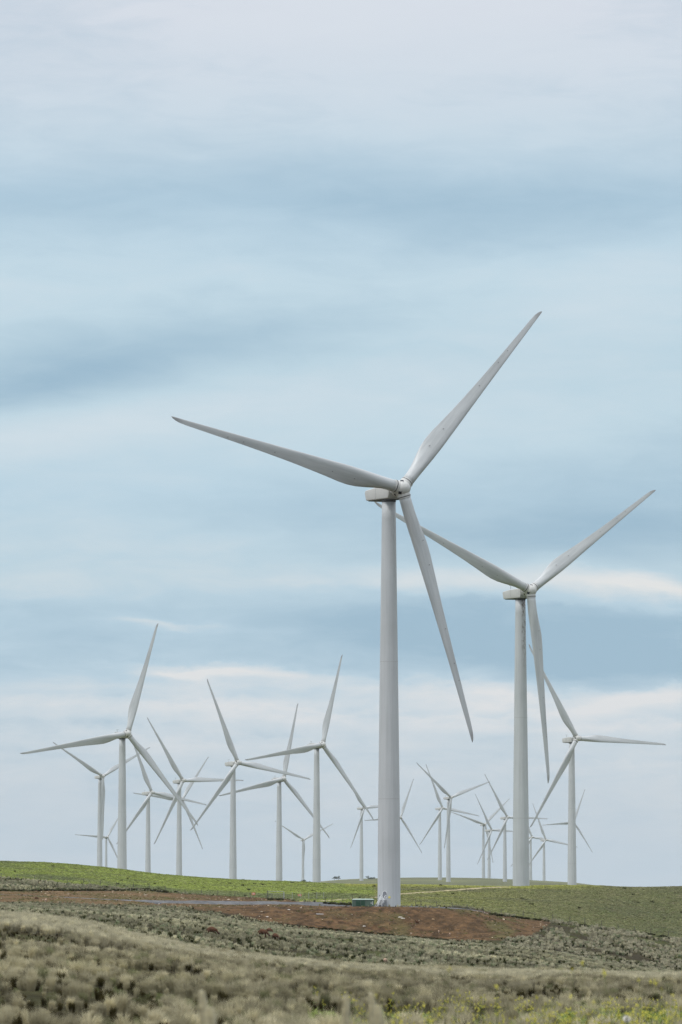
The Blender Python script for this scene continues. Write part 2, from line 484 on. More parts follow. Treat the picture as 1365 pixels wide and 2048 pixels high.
ROWS = [
    row(3, 'z', {0: -1.75}),
    row(50, 'z', {0: -1.95}),
    row(105, 'z', {-600: -2.4, 0: -2.45, 400: -2.6, 800: -2.75, 1365: -2.75, 2000: -2.8}),
    row(170, 'z', {-600: -2.1, 0: -2.25, 300: -2.65, 600: -3.1, 1000: -3.35, 1365: -3.4, 2000: -3.5}),
    row(215, 'z', {-600: -1.95, 0: -2.25, 300: -2.9, 600: -3.5, 1000: -3.85, 1365: -3.9, 2000: -4.0}),
    row(285, 'p', {-600: 1800, 0: 1838, 150: 1854, 300: 1890, 450: 1917, 600: 1934, 700: 1942, 900: 1951, 1100: 1957, 1365: 1963, 2000: 1975}),
    row(400, 'z', {-600: -2.2, 0: -3.0, 300: -4.7, 600: -6.2, 1000: -7.3, 1365: -7.7, 2000: -8.2}),
    row(620, 'z', {-600: -1.5, 0: -2.6, 300: -3.6, 600: -5.9, 1000: -8.1, 1365: -10.0, 2000: -11}),
    row(850, 'p', {-600: 1785, 0: 1811, 150: 1820, 400: 1835, 540: 1856, 665: 1868, 800: 1879, 1000: 1896, 1100: 1906, 1200: 1927, 1365: 1947, 2000: 1975}),
    row(955, 'z', {-600: -1.5, 0: -3.4, 400: -5.4, 600: -8.0, 800: -9.4, 1000: -10.8, 1200: -13.2, 1365: -14.8, 2000: -16}),
    row(1060, 'p', {-600: 1792, 0: 1806, 200: 1816, 330: 1822, 400: 1829, 540: 1850, 700: 1865, 800: 1873, 900: 1880, 1000: 1876, 1085: 1882, 1200: 1898, 1365: 1918, 2000: 1945}),
    row(1106, 'p', {-600: 1782, 0: 1797, 200: 1807, 340: 1812, 600: 1813.3, 760: 1813.3, 880: 1816, 940: 1821, 1000: 1838, 1085: 1856, 1200: 1872, 1365: 1895, 2000: 1915}),
    row(1122, 'p', {-600: 1778, 0: 1793.5, 200: 1803, 340: 1808.5, 600: 1811, 700: 1812.5, 760: 1812.9, 880: 1815, 940: 1819, 1000: 1834.5, 1085: 1849, 1200: 1865, 1365: 1888, 2000: 1908}),
    row(1150, 'p', {-600: 1770, 0: 1788, 200: 1798, 400: 1803, 650: 1806, 760: 1810.5, 850: 1811.5, 940: 1816, 1000: 1829, 1085: 1840, 1200: 1855, 1365: 1879, 2000: 1898}),
    row(1200, 'p', {-600: 1760, 0: 1778, 200: 1787, 400: 1796, 550: 1799, 700: 1800, 800: 1805, 1000: 1818, 1200: 1838, 1365: 1858, 2000: 1872}),
    row(1250, 'p', {-600: 1745, 0: 1765, 200: 1776, 400: 1788, 550: 1792, 700: 1794, 800: 1796, 1000: 1804, 1200: 1820, 1365: 1836, 2000: 1846}),
    row(1350, 'p', {-600: 1715, 0: 1741, 200: 1754, 400: 1770, 600: 1778, 800: 1781, 1000: 1786, 1200: 1792, 1365: 1799, 2000: 1804}),
    row(1450, 'p', {-600: 1690, 0: 1722, 100: 1726, 200: 1734, 300: 1746, 400: 1755, 500: 1761, 600: 1764, 700: 1769, 850: 1771, 1000: 1773.5, 1150: 1771, 1280: 1774.5, 1365: 1773, 1500: 1770, 2000: 1770}),
    row(1525, 'z', {-600: 8, 0: 5.0, 400: 0.2, 700: -2.4, 1000: -3.2, 1365: -3.0, 2000: -3.0}),
    row(1750, 'z', {-600: -3, 0: -8, 700: -10, 1365: -9, 2000: -8}),
    row(2470, 'z', {-600: -12, 250: -17, 700: -12, 1365: -12, 2000: -12}),
    row(3300, 'z', {-600: -9, 250: -11, 700: -10, 1365: -13, 2000: -13}),
    row(4600, 'z', {-600: -3, 0: 0, 300: -2, 520: -0.8, 700: -2.0, 1100: -6, 1365: -13, 2000: -14}),
    row(5500, 'z', {-600: -8, 0: -8, 300: -8, 500: -5, 640: -0.5, 700: 2.0, 900: 4.4, 1100: 3.0, 1200: -2, 1365: -13, 2000: -15}),
    row(6400, 'z', {-600: -9, 0: -9, 400: -8, 560: -2, 700: 6.5, 900: 8.8, 1100: 5.6, 1200: -1, 1365: -13, 2000: -15}),
    row(7500, 'z', {-600: -9, 0: -9, 400: -6, 560: 2, 640: 7.8, 700: 10.8, 850: 13.0, 950: 12.4, 1050: 9.8, 1150: 6.2, 1210: 1.0, 1280: -6, 1365: -12, 2000: -16}),
    row(8500, 'z', {-600: -16, 500: -12, 850: 2, 1100: -2, 1365: -16, 2000: -18}),
    row(12000, 'z', {0: -20}),
]


def pchip(xs, ys, x):
    """monotone cubic through the rows; ys has shape (rows, ...)"""
    h = np.diff(xs)
    sh = (-1,) + (1,) * (ys.ndim - 1)
    dl = np.diff(ys, axis=0) / h.reshape(sh)
    m = np.zeros_like(ys)
    m[0], m[-1] = dl[0], dl[-1]
    a, b = dl[:-1], dl[1:]
    w1 = (2 * h[1:] + h[:-1]).reshape(sh)
    w2 = (h[1:] + 2 * h[:-1]).reshape(sh)
    ok = a * b > 0
    with np.errstate(divide='ignore', invalid='ignore'):
        hm = (w1 + w2) / (w1 / np.where(ok, a, 1) + w2 / np.where(ok, b, 1))
    m[1:-1] = np.where(ok, hm, 0)
    i = np.clip(np.searchsorted(xs, x) - 1, 0, len(xs) - 2)
    return i, m


XS = np.array([r[0] for r in ROWS], float)
GPX = np.concatenate([np.array([-9000, -6000, -4000, -2600, -1800, -1200]), np.arange(-800, 2201, 20), np.array([2600, 3200, 4200, 5600, 7600, 10400])]).astype(float)


def _row_z(r):
    Y, kind, ks, vs = r
    ks = np.array(ks, float); vs = np.array(vs, float)
    px = np.clip(GPX, ks[0], ks[-1])
    if len(ks) == 1:
        v = np.full(len(GPX), vs[0])
    else:
        i, m = pchip(ks, vs, px)
        h = ks[i + 1] - ks[i]
        t = (px - ks[i]) / h
        v = ((1 + 2 * t) * (1 - t) ** 2 * vs[i] + t * (1 - t) ** 2 * h * m[i] + t * t * (3 - 2 * t) * vs[i + 1] + t * t * (t - 1) * h * m[i + 1])
    if kind == 'p':
        b = (CY - v) / F
        v = Y * (math.sin(TH) + math.cos(TH) * b) / (math.cos(TH) - math.sin(TH) * b)
    return v


ZG = np.array([_row_z(r) for r in ROWS])
_, MG = pchip(XS, ZG, XS)


def ground(X, Y):
    """ground height, arrays or numbers"""
    X = np.asarray(X, float); Y = np.asarray(Y, float)
    Yc = np.clip(Y, XS[0], XS[-1])
    px = np.clip(CX + KU * X / Yc, GPX[0], GPX[-1])
    j = np.clip(np.searchsorted(GPX, px) - 1, 0, len(GPX) - 2)
    s = (px - GPX[j]) / (GPX[j + 1] - GPX[j])
    i = np.clip(np.searchsorted(XS, Yc) - 1, 0, len(XS) - 2)
    h = XS[i + 1] - XS[i]
    t = (Yc - XS[i]) / h

    def col(jj):
        return ((1 + 2 * t) * (1 - t) ** 2 * ZG[i, jj] + t * (1 - t) ** 2 * h * MG[i, jj] + t * t * (3 - 2 * t) * ZG[i + 1, jj] + t * t * (t - 1) * h * MG[i + 1, jj])
    z = col(j) * (1 - s) + col(j + 1) * s
    pad = np.clip(1 - np.abs(px - 745) / 150, 0, 1) * np.clip(1 - np.abs(Yc - 1122) / 22, 0, 1)   # the levelled pad stays smooth
    amp = np.clip(Yc / 2500, 0.05, 0.4) * (1 - np.minimum(pad * 3, 1))
    z = z + amp * (fbm(X / 23.0, Yc / 40.0, 3) - 0.5)
    z = z + 0.16 * (1 - np.minimum(pad * 3, 1)) * (vnoise(X / 2.3, Yc / 3.1) - 0.5)
    return z


def hit(px, py, y0=60.0, y1=9000.0):
    """where the sight line through a photo pixel first meets the ground between y0 and y1"""
    ux, uz = ray(px, py)
    Ys = np.geomspace(y0, y1, 6000)
    d = ground(ux * Ys, Ys) - uz * Ys
    k = np.nonzero(d > 0)[0]
    Y = Ys[k[0]] if len(k) else Ys[np.argmax(d / Ys)]
    return Vector((ux * Y, Y, float(ground(ux * Y, Y))))


def interp(x, d):
    ks = sorted(d)
    return np.interp(x, ks, [d[k] for k in ks])


def zones(X, Y):
    """0..1 masks of the ground covers"""
    px = CX + KU * X / Y
    n = (fbm(X / 9.0, Y / 14.0, 4) - 0.5)
    n2 = (fbm(X / 2.0 + 50, Y / 3.5, 3) - 0.5)
    wob = n * 16 + n2 * 10
    lo = interp(px, {-700: 1050, 0: 1062, 200: 1092, 330: 1104, 400: 1085, 540: 1064, 700: 1050, 900: 1044, 1000: 1052, 1050: 1066, 1085: 1096, 1100: 1132, 1120: 1160})
    hi = interp(px, {-700: 1150, 0: 1185, 200: 1227, 300: 1250, 400: 1240, 500: 1226, 575: 1213, 600: 1150, 640: 1112, 900: 1110, 935: 1122, 960: 1150, 1100: 1144, 1120: 1140})
    soil = np.clip((Y + wob - lo) / 5, 0, 1) * np.clip((hi - Y - wob * 0.35) / 4, 0, 1) * (px < 1112)
    rlo = interp(px, {-700: 1137, 0: 1142, 150: 1144, 260: 1136, 330: 1130, 600: 1126, 650: 1110, 900: 1109, 990: 1126})
    rhi = interp(px, {-700: 1147, 0: 1149, 150: 1152, 260: 1152, 420: 1156, 600: 1160, 660: 1172, 700: 1158, 860: 1135, 940: 1130, 990: 1128})
    road = np.clip((Y + n2 * 5 - rlo) / 3, 0, 1) * np.clip((rhi - Y - n2 * 5) / 3, 0, 1) * (px < 985)
    tc = interp(px, {600: 1168, 660: 1188, 700: 1222, 760: 1262, 800: 1295, 870: 1340, 950: 1398, 1000: 1424, 1060: 1447})
    track = np.clip((interp(px, {600: 6, 700: 9, 800: 9, 1000: 12, 1060: 8}) - np.abs(Y - tc) + n2 * 5) / 3, 0, 1) * (px > 590) * (px < 1062)
    wedge_hi = interp(px, {-700: 1340, 0: 1292, 150: 1273, 270: 1266, 310: 1254, 340: 1240})
    wedge = np.clip((Y + n * 6 - hi) / 4, 0, 1) * np.clip((wedge_hi - Y + n * 14) / 5, 0, 1) * (px < 340)
    soil = soil * (1 - road)
    # boundary of green paddock: behind the fences
    glo = interp(px, {-700: 1340, 0: 1290, 150: 1272, 300: 1252, 400: 1240, 575: 1213, 600: 1170, 660: 1165, 860: 1135, 960: 1150, 1365: 1152, 2100: 1160})
    green = np.clip((Y + n * 4 - glo) / 3, 0, 1) * (1 - wedge) * (1 - soil) * (1 - road) * (1 - track)
    tuss = np.clip(1 - green - soil - road - track, 0, 1)
    return px, tuss, green, soil, road, track


def ground_colour(X, Y):
    px, tuss, green, soil, road, track = zones(X, Y)
    n = fbm(X / 6.0, Y / 16.0, 4)
    n2 = fbm(X / 1.1 + 9, Y / 2.5, 3)
    n3 = fbm(X / 22.0 + 40, Y / 40.0, 4)
    C = np.zeros(X.shape + (3,))

    def add(w, c):
        nonlocal C
        C = C + w[..., None] * np.broadcast_to(c, C.shape)

    def mixc(a, b, t):
        return np.array(a) * (1 - t[..., None]) + np.array(b) * t[..., None]
    k = np.clip((n - 0.35) * 3, 0, 1)
    tus = mixc((0.042, 0.034, 0.018), (0.060, 0.066, 0.022), k)  # very dark floor: shade between the tufts put into the ground colour
    add(tuss, tus)
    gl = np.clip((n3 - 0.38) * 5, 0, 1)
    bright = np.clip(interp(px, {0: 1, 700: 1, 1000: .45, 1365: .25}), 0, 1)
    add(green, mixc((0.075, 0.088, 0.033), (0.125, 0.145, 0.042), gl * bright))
    so = mixc((0.045, 0.026, 0.013), (0.125, 0.071, 0.034), np.clip((n2 - 0.3) * 2.5, 0, 1))
    sg = mixc((0, 0, 0), (0.10, 0.088, 0.036), np.ones_like(n))
    gw = np.clip((n - 0.52) * 6, 0, 1) * interp(px, {0: 0.75, 350: 0.5, 450: .25, 750: 0.35, 850: 0.9, 1085: 0.8})
    pale = interp(px, {0: 1.0, 330: 1.0, 450: 0.3, 700: 0.12, 1000: 0.3})
    so = so * (1 - pale[..., None] * 0.45) + np.array((0.19, 0.135, 0.068)) * (pale[..., None] * 0.45)
    so = so * (1 - gw[..., None]) + sg * gw[..., None]
    add(soil, so)
    add(road, mixc((0.11, 0.112, 0.118), (0.16, 0.16, 0.16), np.clip((n2 - 0.3) * 2.5, 0, 1)))
    add(track, mixc((0.30, 0.26, 0.15), (0.40, 0.34, 0.21), np.clip((n2 - 0.3) * 2.5, 0, 1)))
    tot = np.maximum(tuss + green + soil + road + track, 1e-3)
    C = C / tot[..., None]
    far = np.clip((Y - 1700) / 800, 0, 1)[..., None]
    fc = mixc((0.115, 0.12, 0.065), (0.16, 0.165, 0.08), np.clip((fbm(X / 60, Y / 260, 4) - 0.35) * 3, 0, 1))
    return C * (1 - far) + fc * far


def build_terrain():
    pxs = np.concatenate([np.array([-9000, -6500, -4500, -3200, -2400, -1800, -1400]), np.arange(-1100, -300, 25), np.arange(-300, 1680, 2.5),
                          np.arange(1680, 2500, 25), np.array([2500, 2900, 3500, 4400, 5600, 7500, 10400])]).astype(float)
    ys = np.concatenate([np.geomspace(3, 90, 40), np.arange(92, 320, 1.6), np.arange(320, 900, 3.5), np.arange(900, 1040, 2.2),
                         np.arange(1040, 1240, 0.9), np.arange(1240, 1560, 2.0), np.geomspace(1565, 5000, 70), np.geomspace(5050, 12000, 110)])
    PX, YY = np.meshgrid(pxs, ys)
    XX = (PX - CX) / KU * YY
    ZZ = ground(XX, YY)
    V = np.stack([XX, YY, ZZ], -1).reshape(-1, 3)
    nc, nr = len(pxs), len(ys)
    a = (np.arange(nr - 1)[:, None] * nc + np.arange(nc - 1)[None]).ravel()
    me = np_mesh('ground', V, np.stack([a, a + 1, a + nc + 1, a + nc], -1))
    C = np.ones((nr * nc, 4), np.float32)
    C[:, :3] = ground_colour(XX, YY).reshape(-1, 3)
    at = me.color_attributes.new('cover', 'FLOAT_COLOR', 'POINT')
    at.data.foreach_set('color', C.ravel())
    m = bpy.data.materials.new('ground_cover')
    m.use_nodes = True
    N = NT(m.node_tree)
    out = N.n('ShaderNodeOutputMaterial')
    b = N.n('ShaderNodeBsdfPrincipled')
    b.inputs['Roughness'].default_value = 0.95
    b.inputs['Specular IOR Level'].default_value = 0.05
    N.l(b.outputs[0], out.inputs[0])
    ca = N.n('ShaderNodeAttribute', attribute_name='cover')
    tc = N.n('ShaderNodeTexCoord')
    n1 = N.noise(tc.outputs['Object'], 1.7, 6.0, 0.7)
    n2 = N.noise(tc.outputs['Object'], 0.25, 4.0, 0.6)
    k = N.ramp(N.m('ADD', N.m('MULTIPLY', n1, 0.7), N.m('MULTIPLY', n2, 0.3)), [(0.34, 0.4), (0.5, 0.95), (0.64, 1.6)])
    N.l(N.mix(1.0, ca.outputs['Color'], k, 'MULTIPLY'), b.inputs['Base Color'])
    bp = N.n('ShaderNodeBump')
    bp.inputs['Strength'].default_value = 0.8
    bp.inputs['Distance'].default_value = 0.3
    N.l(n1, bp.inputs['Height'])
    N.l(bp.outputs[0], b.inputs['Normal'])
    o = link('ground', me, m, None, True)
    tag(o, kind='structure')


build_terrain()


# ---------------------------------------------------------------- turbines
def blade_mesh(dots):
    st = [  # r, chord, thickness ratio, twist deg, centre offset of chord towards trailing edge, circle blend
        (1.35, 2.30, 1.0, 12, 0.0, 1.0), (3.0, 2.32, 1.0, 12, 0.0, 1.0), (4.5, 2.42, .9, 13, .05, .8), (6.0, 2.72, .74, 13.5, .18, .5),
        (8.0, 3.20, .54, 13, .38, .22), (10.0, 3.60, .42, 12, .55, .06), (12.0, 3.76, .35, 10.5, .62, 0), (14.0, 3.66, .31, 9.2, .60, 0), (17.0, 3.30, .27, 7.6, .50, 0),
        (21.0, 2.86, .25, 5.8, .40, 0), (25.0, 2.48, .23, 4.6, .32, 0), (30.0, 2.08, .21, 3.2, .25, 0), (35.0, 1.74, .20, 2.1, .20, 0), (40.0, 1.46, .19, 1.2, .16, 0),
        (45.0, 1.20, .18, .5, .12, 0), (48.5, 1.02, .17, 0, .10, 0), (50.2, .86, .17, 0, .04, 0), (51.1, .62, .17, 0, -.06, 0), (51.7, .36, .16, 0, -.17, 0), (52.0, .10, .16, 0, -.27, 0)]
    seg = 28
    V = []
    for r, c, tr, tw, off, cb in st:
        b = math.radians(tw + 2)
        bend = 0.9 * (r / 52.0) ** 2 * -1.0          # slight bend downwind
        for k in range(seg):
            a = 2 * math.pi * k / seg
            xc = (1 - math.cos(a)) / 2              # 0 leading edge .. 1 trailing edge
            sgn = 1 if a <= math.pi else -1
            yt = 5 * (0.2969 * math.sqrt(xc) - 0.126 * xc - 0.3516 * xc ** 2 + 0.2843 * xc ** 3 - 0.1036 * xc ** 4)
            cam_ = 0.02 * c * 4 * xc * (1 - xc)
            x = (xc - 0.5) * c + off
            y = sgn * yt * tr * c - cam_
            yc = sgn * math.sin(abs(a if a <= math.pi else 2 * math.pi - a)) * c / 2
            y = y * (1 - cb) + yc * cb
            xr = x * math.cos(b) + y * math.sin(b)
            yr = -x * math.sin(b) + y * math.cos(b)
            V.append((xr, yr + bend, r))
    Fq = []
    for i in range(len(st) - 1):
        for k in range(seg):
            Fq.append((i * seg + k, i * seg + (k + 1) % seg, (i + 1) * seg + (k + 1) % seg, (i + 1) * seg + k))
    bm = bmesh.new()
    vs = [bm.verts.new(v) for v in V]
    for f in Fq:
        bm.faces.new([vs[i] for i in f])
    n0 = len(st) - 1
    bm.faces.new(vs[:seg][::-1])
    bm.faces.new(vs[n0 * seg:])
    bmesh.ops.recalc_face_normals(bm, faces=bm.faces)
    if dots:                                         # lightning receptors and the marking ring at the root
        for r, f in ((11, .1), (16, .15), (29, .2), (36, .25), (39.5, .2)):
            M = Matrix.Translation((0, 0, 0))
            x = np.interp(r, [s[0] for s in st], [s[4] - s[1] / 2 for s in st]) * -1 * (1 - f)
            c = np.interp(r, [s[0] for s in st], [s[1] for s in st])
            y = 0.5 * c * np.interp(r, [s[0] for s in st], [s[2] for s in st]) * 0.62
            lathe(bm, [(0.045, 0), (0.045, 0.5)], 8, mat=1, M=Matrix.Translation((x, y - 0.30 - 0.9 * (r / 52) ** 2, r)) @ Matrix.Rotation(-math.pi / 2, 4, 'X'))
        for k in range(7):
            a = math.radians(40 + k * 9)
            if k in (3,):
                continue
            q = Matrix.Rotation(-a, 4, 'Z') @ Matrix.Translation((1.155, 0, 3.1 + (k % 2) * 0.12))
            box(bm, -.012, .012, -.05, .05, -.10, .10, 1, q)
    me = bpy.data.meshes.new('blade')
    bm.to_mesh(me)
    bm.free()
    for m in (M_BLADE, M_DARK):
        me.materials.append(m)
    me.polygons.foreach_set('use_smooth', np.ones(len(me.polygons), dtype=bool))
    return me


RHUB = 1.62


def hub_mesh():
    """local frame: x right, y = rotor axis towards the wind, z up; blades leave in the xz plane"""
    bm = bmesh.new()
    prof = [(1.30, -1.75), (1.54, -1.55), (1.64, -1.1), (1.66, -0.3), (1.63, 0.25), (1.50, 0.72), (1.29, 1.10), (0.97, 1.43), (0.55, 1.66), (0.02, 1.76)]
    R = Matrix.Rotation(-math.pi / 2, 4, 'X')
    lathe(bm, prof, 48, M=R)
    for f in bm.faces:
        f.smooth = True
    lathe(bm, [(1.0, -2.9), (1.0, -1.74)], 28, mat=1, M=R)           # dark main shaft housing
    lathe(bm, [(1.42, -2.35), (1.36, -2.0), (1.30, -1.98)], 28, mat=0, M=R)
    for k in range(3):
        a = 2 * math.pi * k / 3
        Q = Matrix.Rotation(-a, 4, 'Y')
        # stub, dark gap and collar of each blade (blade k points to local +z turned by a)
        lathe(bm, [(1.27, 0.9), (1.27, 1.60)], 36, mat=0, M=Q)
        lathe(bm, [(1.262, 1.5), (1.262, 1.80)], 36, mat=1, M=Q)
        lathe(bm, [(1.24, 1.70), (1.24, 1.98)], 36, mat=0, M=Q)
        # diamond hatch between blades, and a bolt
        Q2 = Matrix.Rotation(-(a + math.pi / 3), 4, 'Y')
        for cy, s in ((0.78, 0.46), (-0.95, 0.34)):
            pts = []
            for (dx, dy) in ((0, s), (s * 1.0, 0), (0, -s), (-s * 1.0, 0)):
                yy = cy + dy
                rr = np.interp(yy, [p[1] for p in prof], [p[0] for p in prof]) + 0.02
                pts.append((yy, dx, rr))
            ring = []
            inner = []
            n = 4
            grid = []
            for i in range(n + 1):
                rowv = []
                for j in range(n + 1):
                    u, v = i / n * 2 - 1, j / n * 2 - 1
                    dx, dy = (u + v) / 2 * s, (u - v) / 2 * s
                    yy = cy + dy
                    rr = float(np.interp(yy, [p[1] for p in prof], [p[0] for p in prof])) + 0.03
                    th = dx / rr
                    rowv.append(bm.verts.new(Q2 @ Vector((rr * math.sin(th), yy, rr * math.cos(th)))))
                grid.append(rowv)
            for i in range(n):
                for j in range(n):
                    f = bm.faces.new((grid[i][j], grid[i + 1][j], grid[i + 1][j + 1], grid[i][j + 1]))
                    f.material_index = 2
        lathe(bm, [(0.07, 0), (0.07, 0.1)], 8, mat=1, M=Q2 @ Matrix.Translation((0, 1.28, 1.05)))
    me = bpy.data.meshes.new('hub')
    bm.to_mesh(me)
    bm.free()
    for m in (M_HUB, M_DARK, M_BLACK):
        me.materials.append(m)
    return me


def nacelle_mesh():
    """local frame: y forward along the axis (tower axis at 0), x to the side, z relative to hub height"""
    bm = bmesh.new()
    prof = [(2.5, -1.9), (2.7, -1.1), (2.55, 0.3), (2.0, 0.62), (-2.2, 0.58), (-6.2, 0.12), (-6.45, -0.3), (-6.0, -1.75), (-5.6, -1.95)]
    W = 1.75
    rows_ = []
    for x in (-W, W):
        rows_.append([bm.verts.new((x, y, z)) for y, z in prof])
    n = len(prof)
    for i in range(n):
        bm.faces.new((rows_[0][i], rows_[0][(i + 1) % n], rows_[1][(i + 1) % n], rows_[1][i]))
    bm.faces.new(rows_[0][::-1])
    bm.faces.new(rows_[1])
    bmesh.ops.recalc_face_normals(bm, faces=bm.faces)
    bmesh.ops.bevel(bm, geom=[e for e in bm.edges], offset=0.22, segments=3, profile=0.6, affect='EDGES')
    for f in bm.faces:
        f.smooth = True
    # panel seam, keel plate, tower bearing and roof hatch
    for sx in (-1, 1):
        box(bm, sx * W - 0.012, sx * W + 0.012, -2.23, -2.18, -1.7, 0.3, 1)
    box(bm, -1.45, 1.45, -5.4, 2.2, -2.06, -1.94, 2)
    lathe(bm, [(1.42, -2.45), (1.42, -2.03)], 36, mat=2)
    box(bm, -0.9, 0.9, -1.9, 0.6, 0.60, 0.72, 0)
    me = bpy.data.meshes.new('nacelle')
    bm.to_mesh(me)
    bm.free()
    for m in (M_NAC, M_GLASSY, M_DARK):
        me.materials.append(m)
    return me


def mast_mesh():
    bm = bmesh.new()
    tube(bm, [(0, 0, 0), (0, 0, 1.7)], 0.045, 6)
    tube(bm, [(-0.45, 0, 1.45), (0.45, 0, 1.45)], 0.03, 6)
    tube(bm, [(-0.45, 0, 1.45), (-0.45, 0, 1.75)], 0.05, 6)
    tube(bm, [(0.45, 0, 1.45), (0.45, 0, 1.7)], 0.05, 6)
    me = bpy.data.meshes.new('weather_mast')
    bm.to_mesh(me)
    bm.free()
    me.materials.append(M_DARK)
    return me


def cooler_mesh():
    bm = bmesh.new()
    box(bm, -1.5, 1.5, -0.9, 0.9, 0.12, 0.3, 0)
    for x in (-1.2, 1.2):
        for y in (-0.6, 0.6):
            box(bm, x - .05, x + .05, y - .05, y + .05, -0.25, 0.13, 0)
    me = bpy.data.meshes.new('roof_platform')
    bm.to_mesh(me)
    bm.free()
    me.materials.append(M_NAC)
    return me


ME_BLADE, ME_BLADE_DOTS, ME_HUB, ME_NAC, ME_MAST, ME_COOL = blade_mesh(False), blade_mesh(True), hub_mesh(), nacelle_mesh(), mast_mesh(), cooler_mesh()
TILT, CONE, OVERHANG = math.radians(5), math.radians(-0.7), 5.0


def tower_mesh(H):
    """steel tower from the ground (z=0) up to the nacelle; girth follows the distance below the hub"""
    bm = bmesh.new()
    top = H - 2.4

    def rad(z):
        return 0.5 * float(np.interp(H - z, [2.6, 32, 62, 84, 120], [2.72, 3.50, 4.25, 4.56, 4.7]))
    zs = [-0.6, 0.0] + [top * i / 24 for i in range(1, 25)]
    lathe(bm, [(rad(z), z) for z in zs], 64)
    for f in bm.faces:
        f.smooth = len(f.verts) == 4
    for z in (H - 61.0, H - 34.0):
        if z > 3:
            lathe(bm, [(rad(z) + 0.004, z - 0.07), (rad(z) + 0.012, z - 0.06), (rad(z) + 0.012, z + 0.06), (rad(z) + 0.004, z + 0.07)], 64, mat=1)
    me = bpy.data.meshes.new('tower')
    bm.to_mesh(me)
    bm.free()
    return me


GROUP = 'white wind turbines of the wind farm'
TURB = [  # distance, yaw deg, azimuth deg, hub px, hub py, label
    (1117, 30.8, 46.5, 804.5, 976.5, 'largest and nearest white wind turbine, standing beside the green metal box'),
    (1525, 30.4, 34.2, 1061.2, 1180.9, 'second largest white wind turbine, with brown oil stains at the top of its tower'),
    (2469, 28.7, 70.3, 255.5, 1467.0, 'largest white wind turbine of the left group, on the green slope'),
    (4631, 30.7, 28.1, 206.2, 1552.3, 'wind turbine farthest left, one blade hanging straight down its tower'),
    (8354, 26.9, 56.1, 215.7, 1674.0, 'tiny wind turbine low between the two leftmost big towers'),
    (4335, 35.5, 110.0, 304.1, 1584.8, 'small wind turbine just right of the largest turbine in the left group'),
    (4029, 33.4, 0.8, 366.5, 1560.9, 'mid distance wind turbine with one blade level to the right, its tower covering another hub'),
    (5455, 28.4, 53.5, 365.0, 1598.7, 'wind turbine whose tower and hub hide exactly behind another tower, only blades showing'),
    (3306, 33.6, 109.9, 476.0, 1524.9, 'wind turbine left of centre with a tall blade up and one drooping right'),
    (3680, 35.8, 72.8, 567.8, 1557.4, 'wind turbine behind and left of the taller turbine beside the main tower'),
    (3021, 38.3, 69.9, 645.5, 1488.9, 'tallest wind turbine between the left group and the nearest tower'),
    (8385, 16.5, 27.5, 608.3, 1679.4, 'tiny Y shaped wind turbine low between two nearer towers, left of centre'),
    (6550, 41.2, 3.4, 729.1, 1615.6, 'small wind turbine just left of the nearest tower, on the far ridge'),
    (6803, 33.6, 64.4, 802.0, 1634.7, 'wind turbine hidden behind the nearest tower, blades sticking out either side'),
    (6205, 35.9, 110.9, 885.6, 1616.2, 'left one of the close pair of small turbines right of the nearest tower'),
    (5663, 33.5, 18.4, 902.8, 1594.8, 'right and taller one of the close pair of turbines right of the nearest tower'),
    (7500, 25.8, 41.5, 970.6, 1648.6, 'small wind turbine with blades raised in a Y, middle of the far ridge'),
    (7220, 42.5, 117.5, 984.1, 1660.0, 'small low wind turbine just right of the Y shaped one on the ridge'),
    (5934, 32.3, 118.8, 1015.5, 1634.7, 'small wind turbine closest to the left side of the oil stained tower'),
    (7711, 22.8, 110.7, 1064.8, 1674.3, 'tiny wind turbine partly hidden by the right edge of the oil stained tower'),
    (7626, 30.5, 109.5, 1092.4, 1679.6, 'tiny wind turbine standing clear midway between the two right hand towers'),
    (2776, 28.5, 117.5, 1154.3, 1476.6, 'wind turbine farthest right, one blade pointing right, on the green field'),
    (8024, 29.8, 64.7, 1148.2, 1644.4, 'wind turbine hidden behind the rightmost tower, blades sticking out either side'),
]

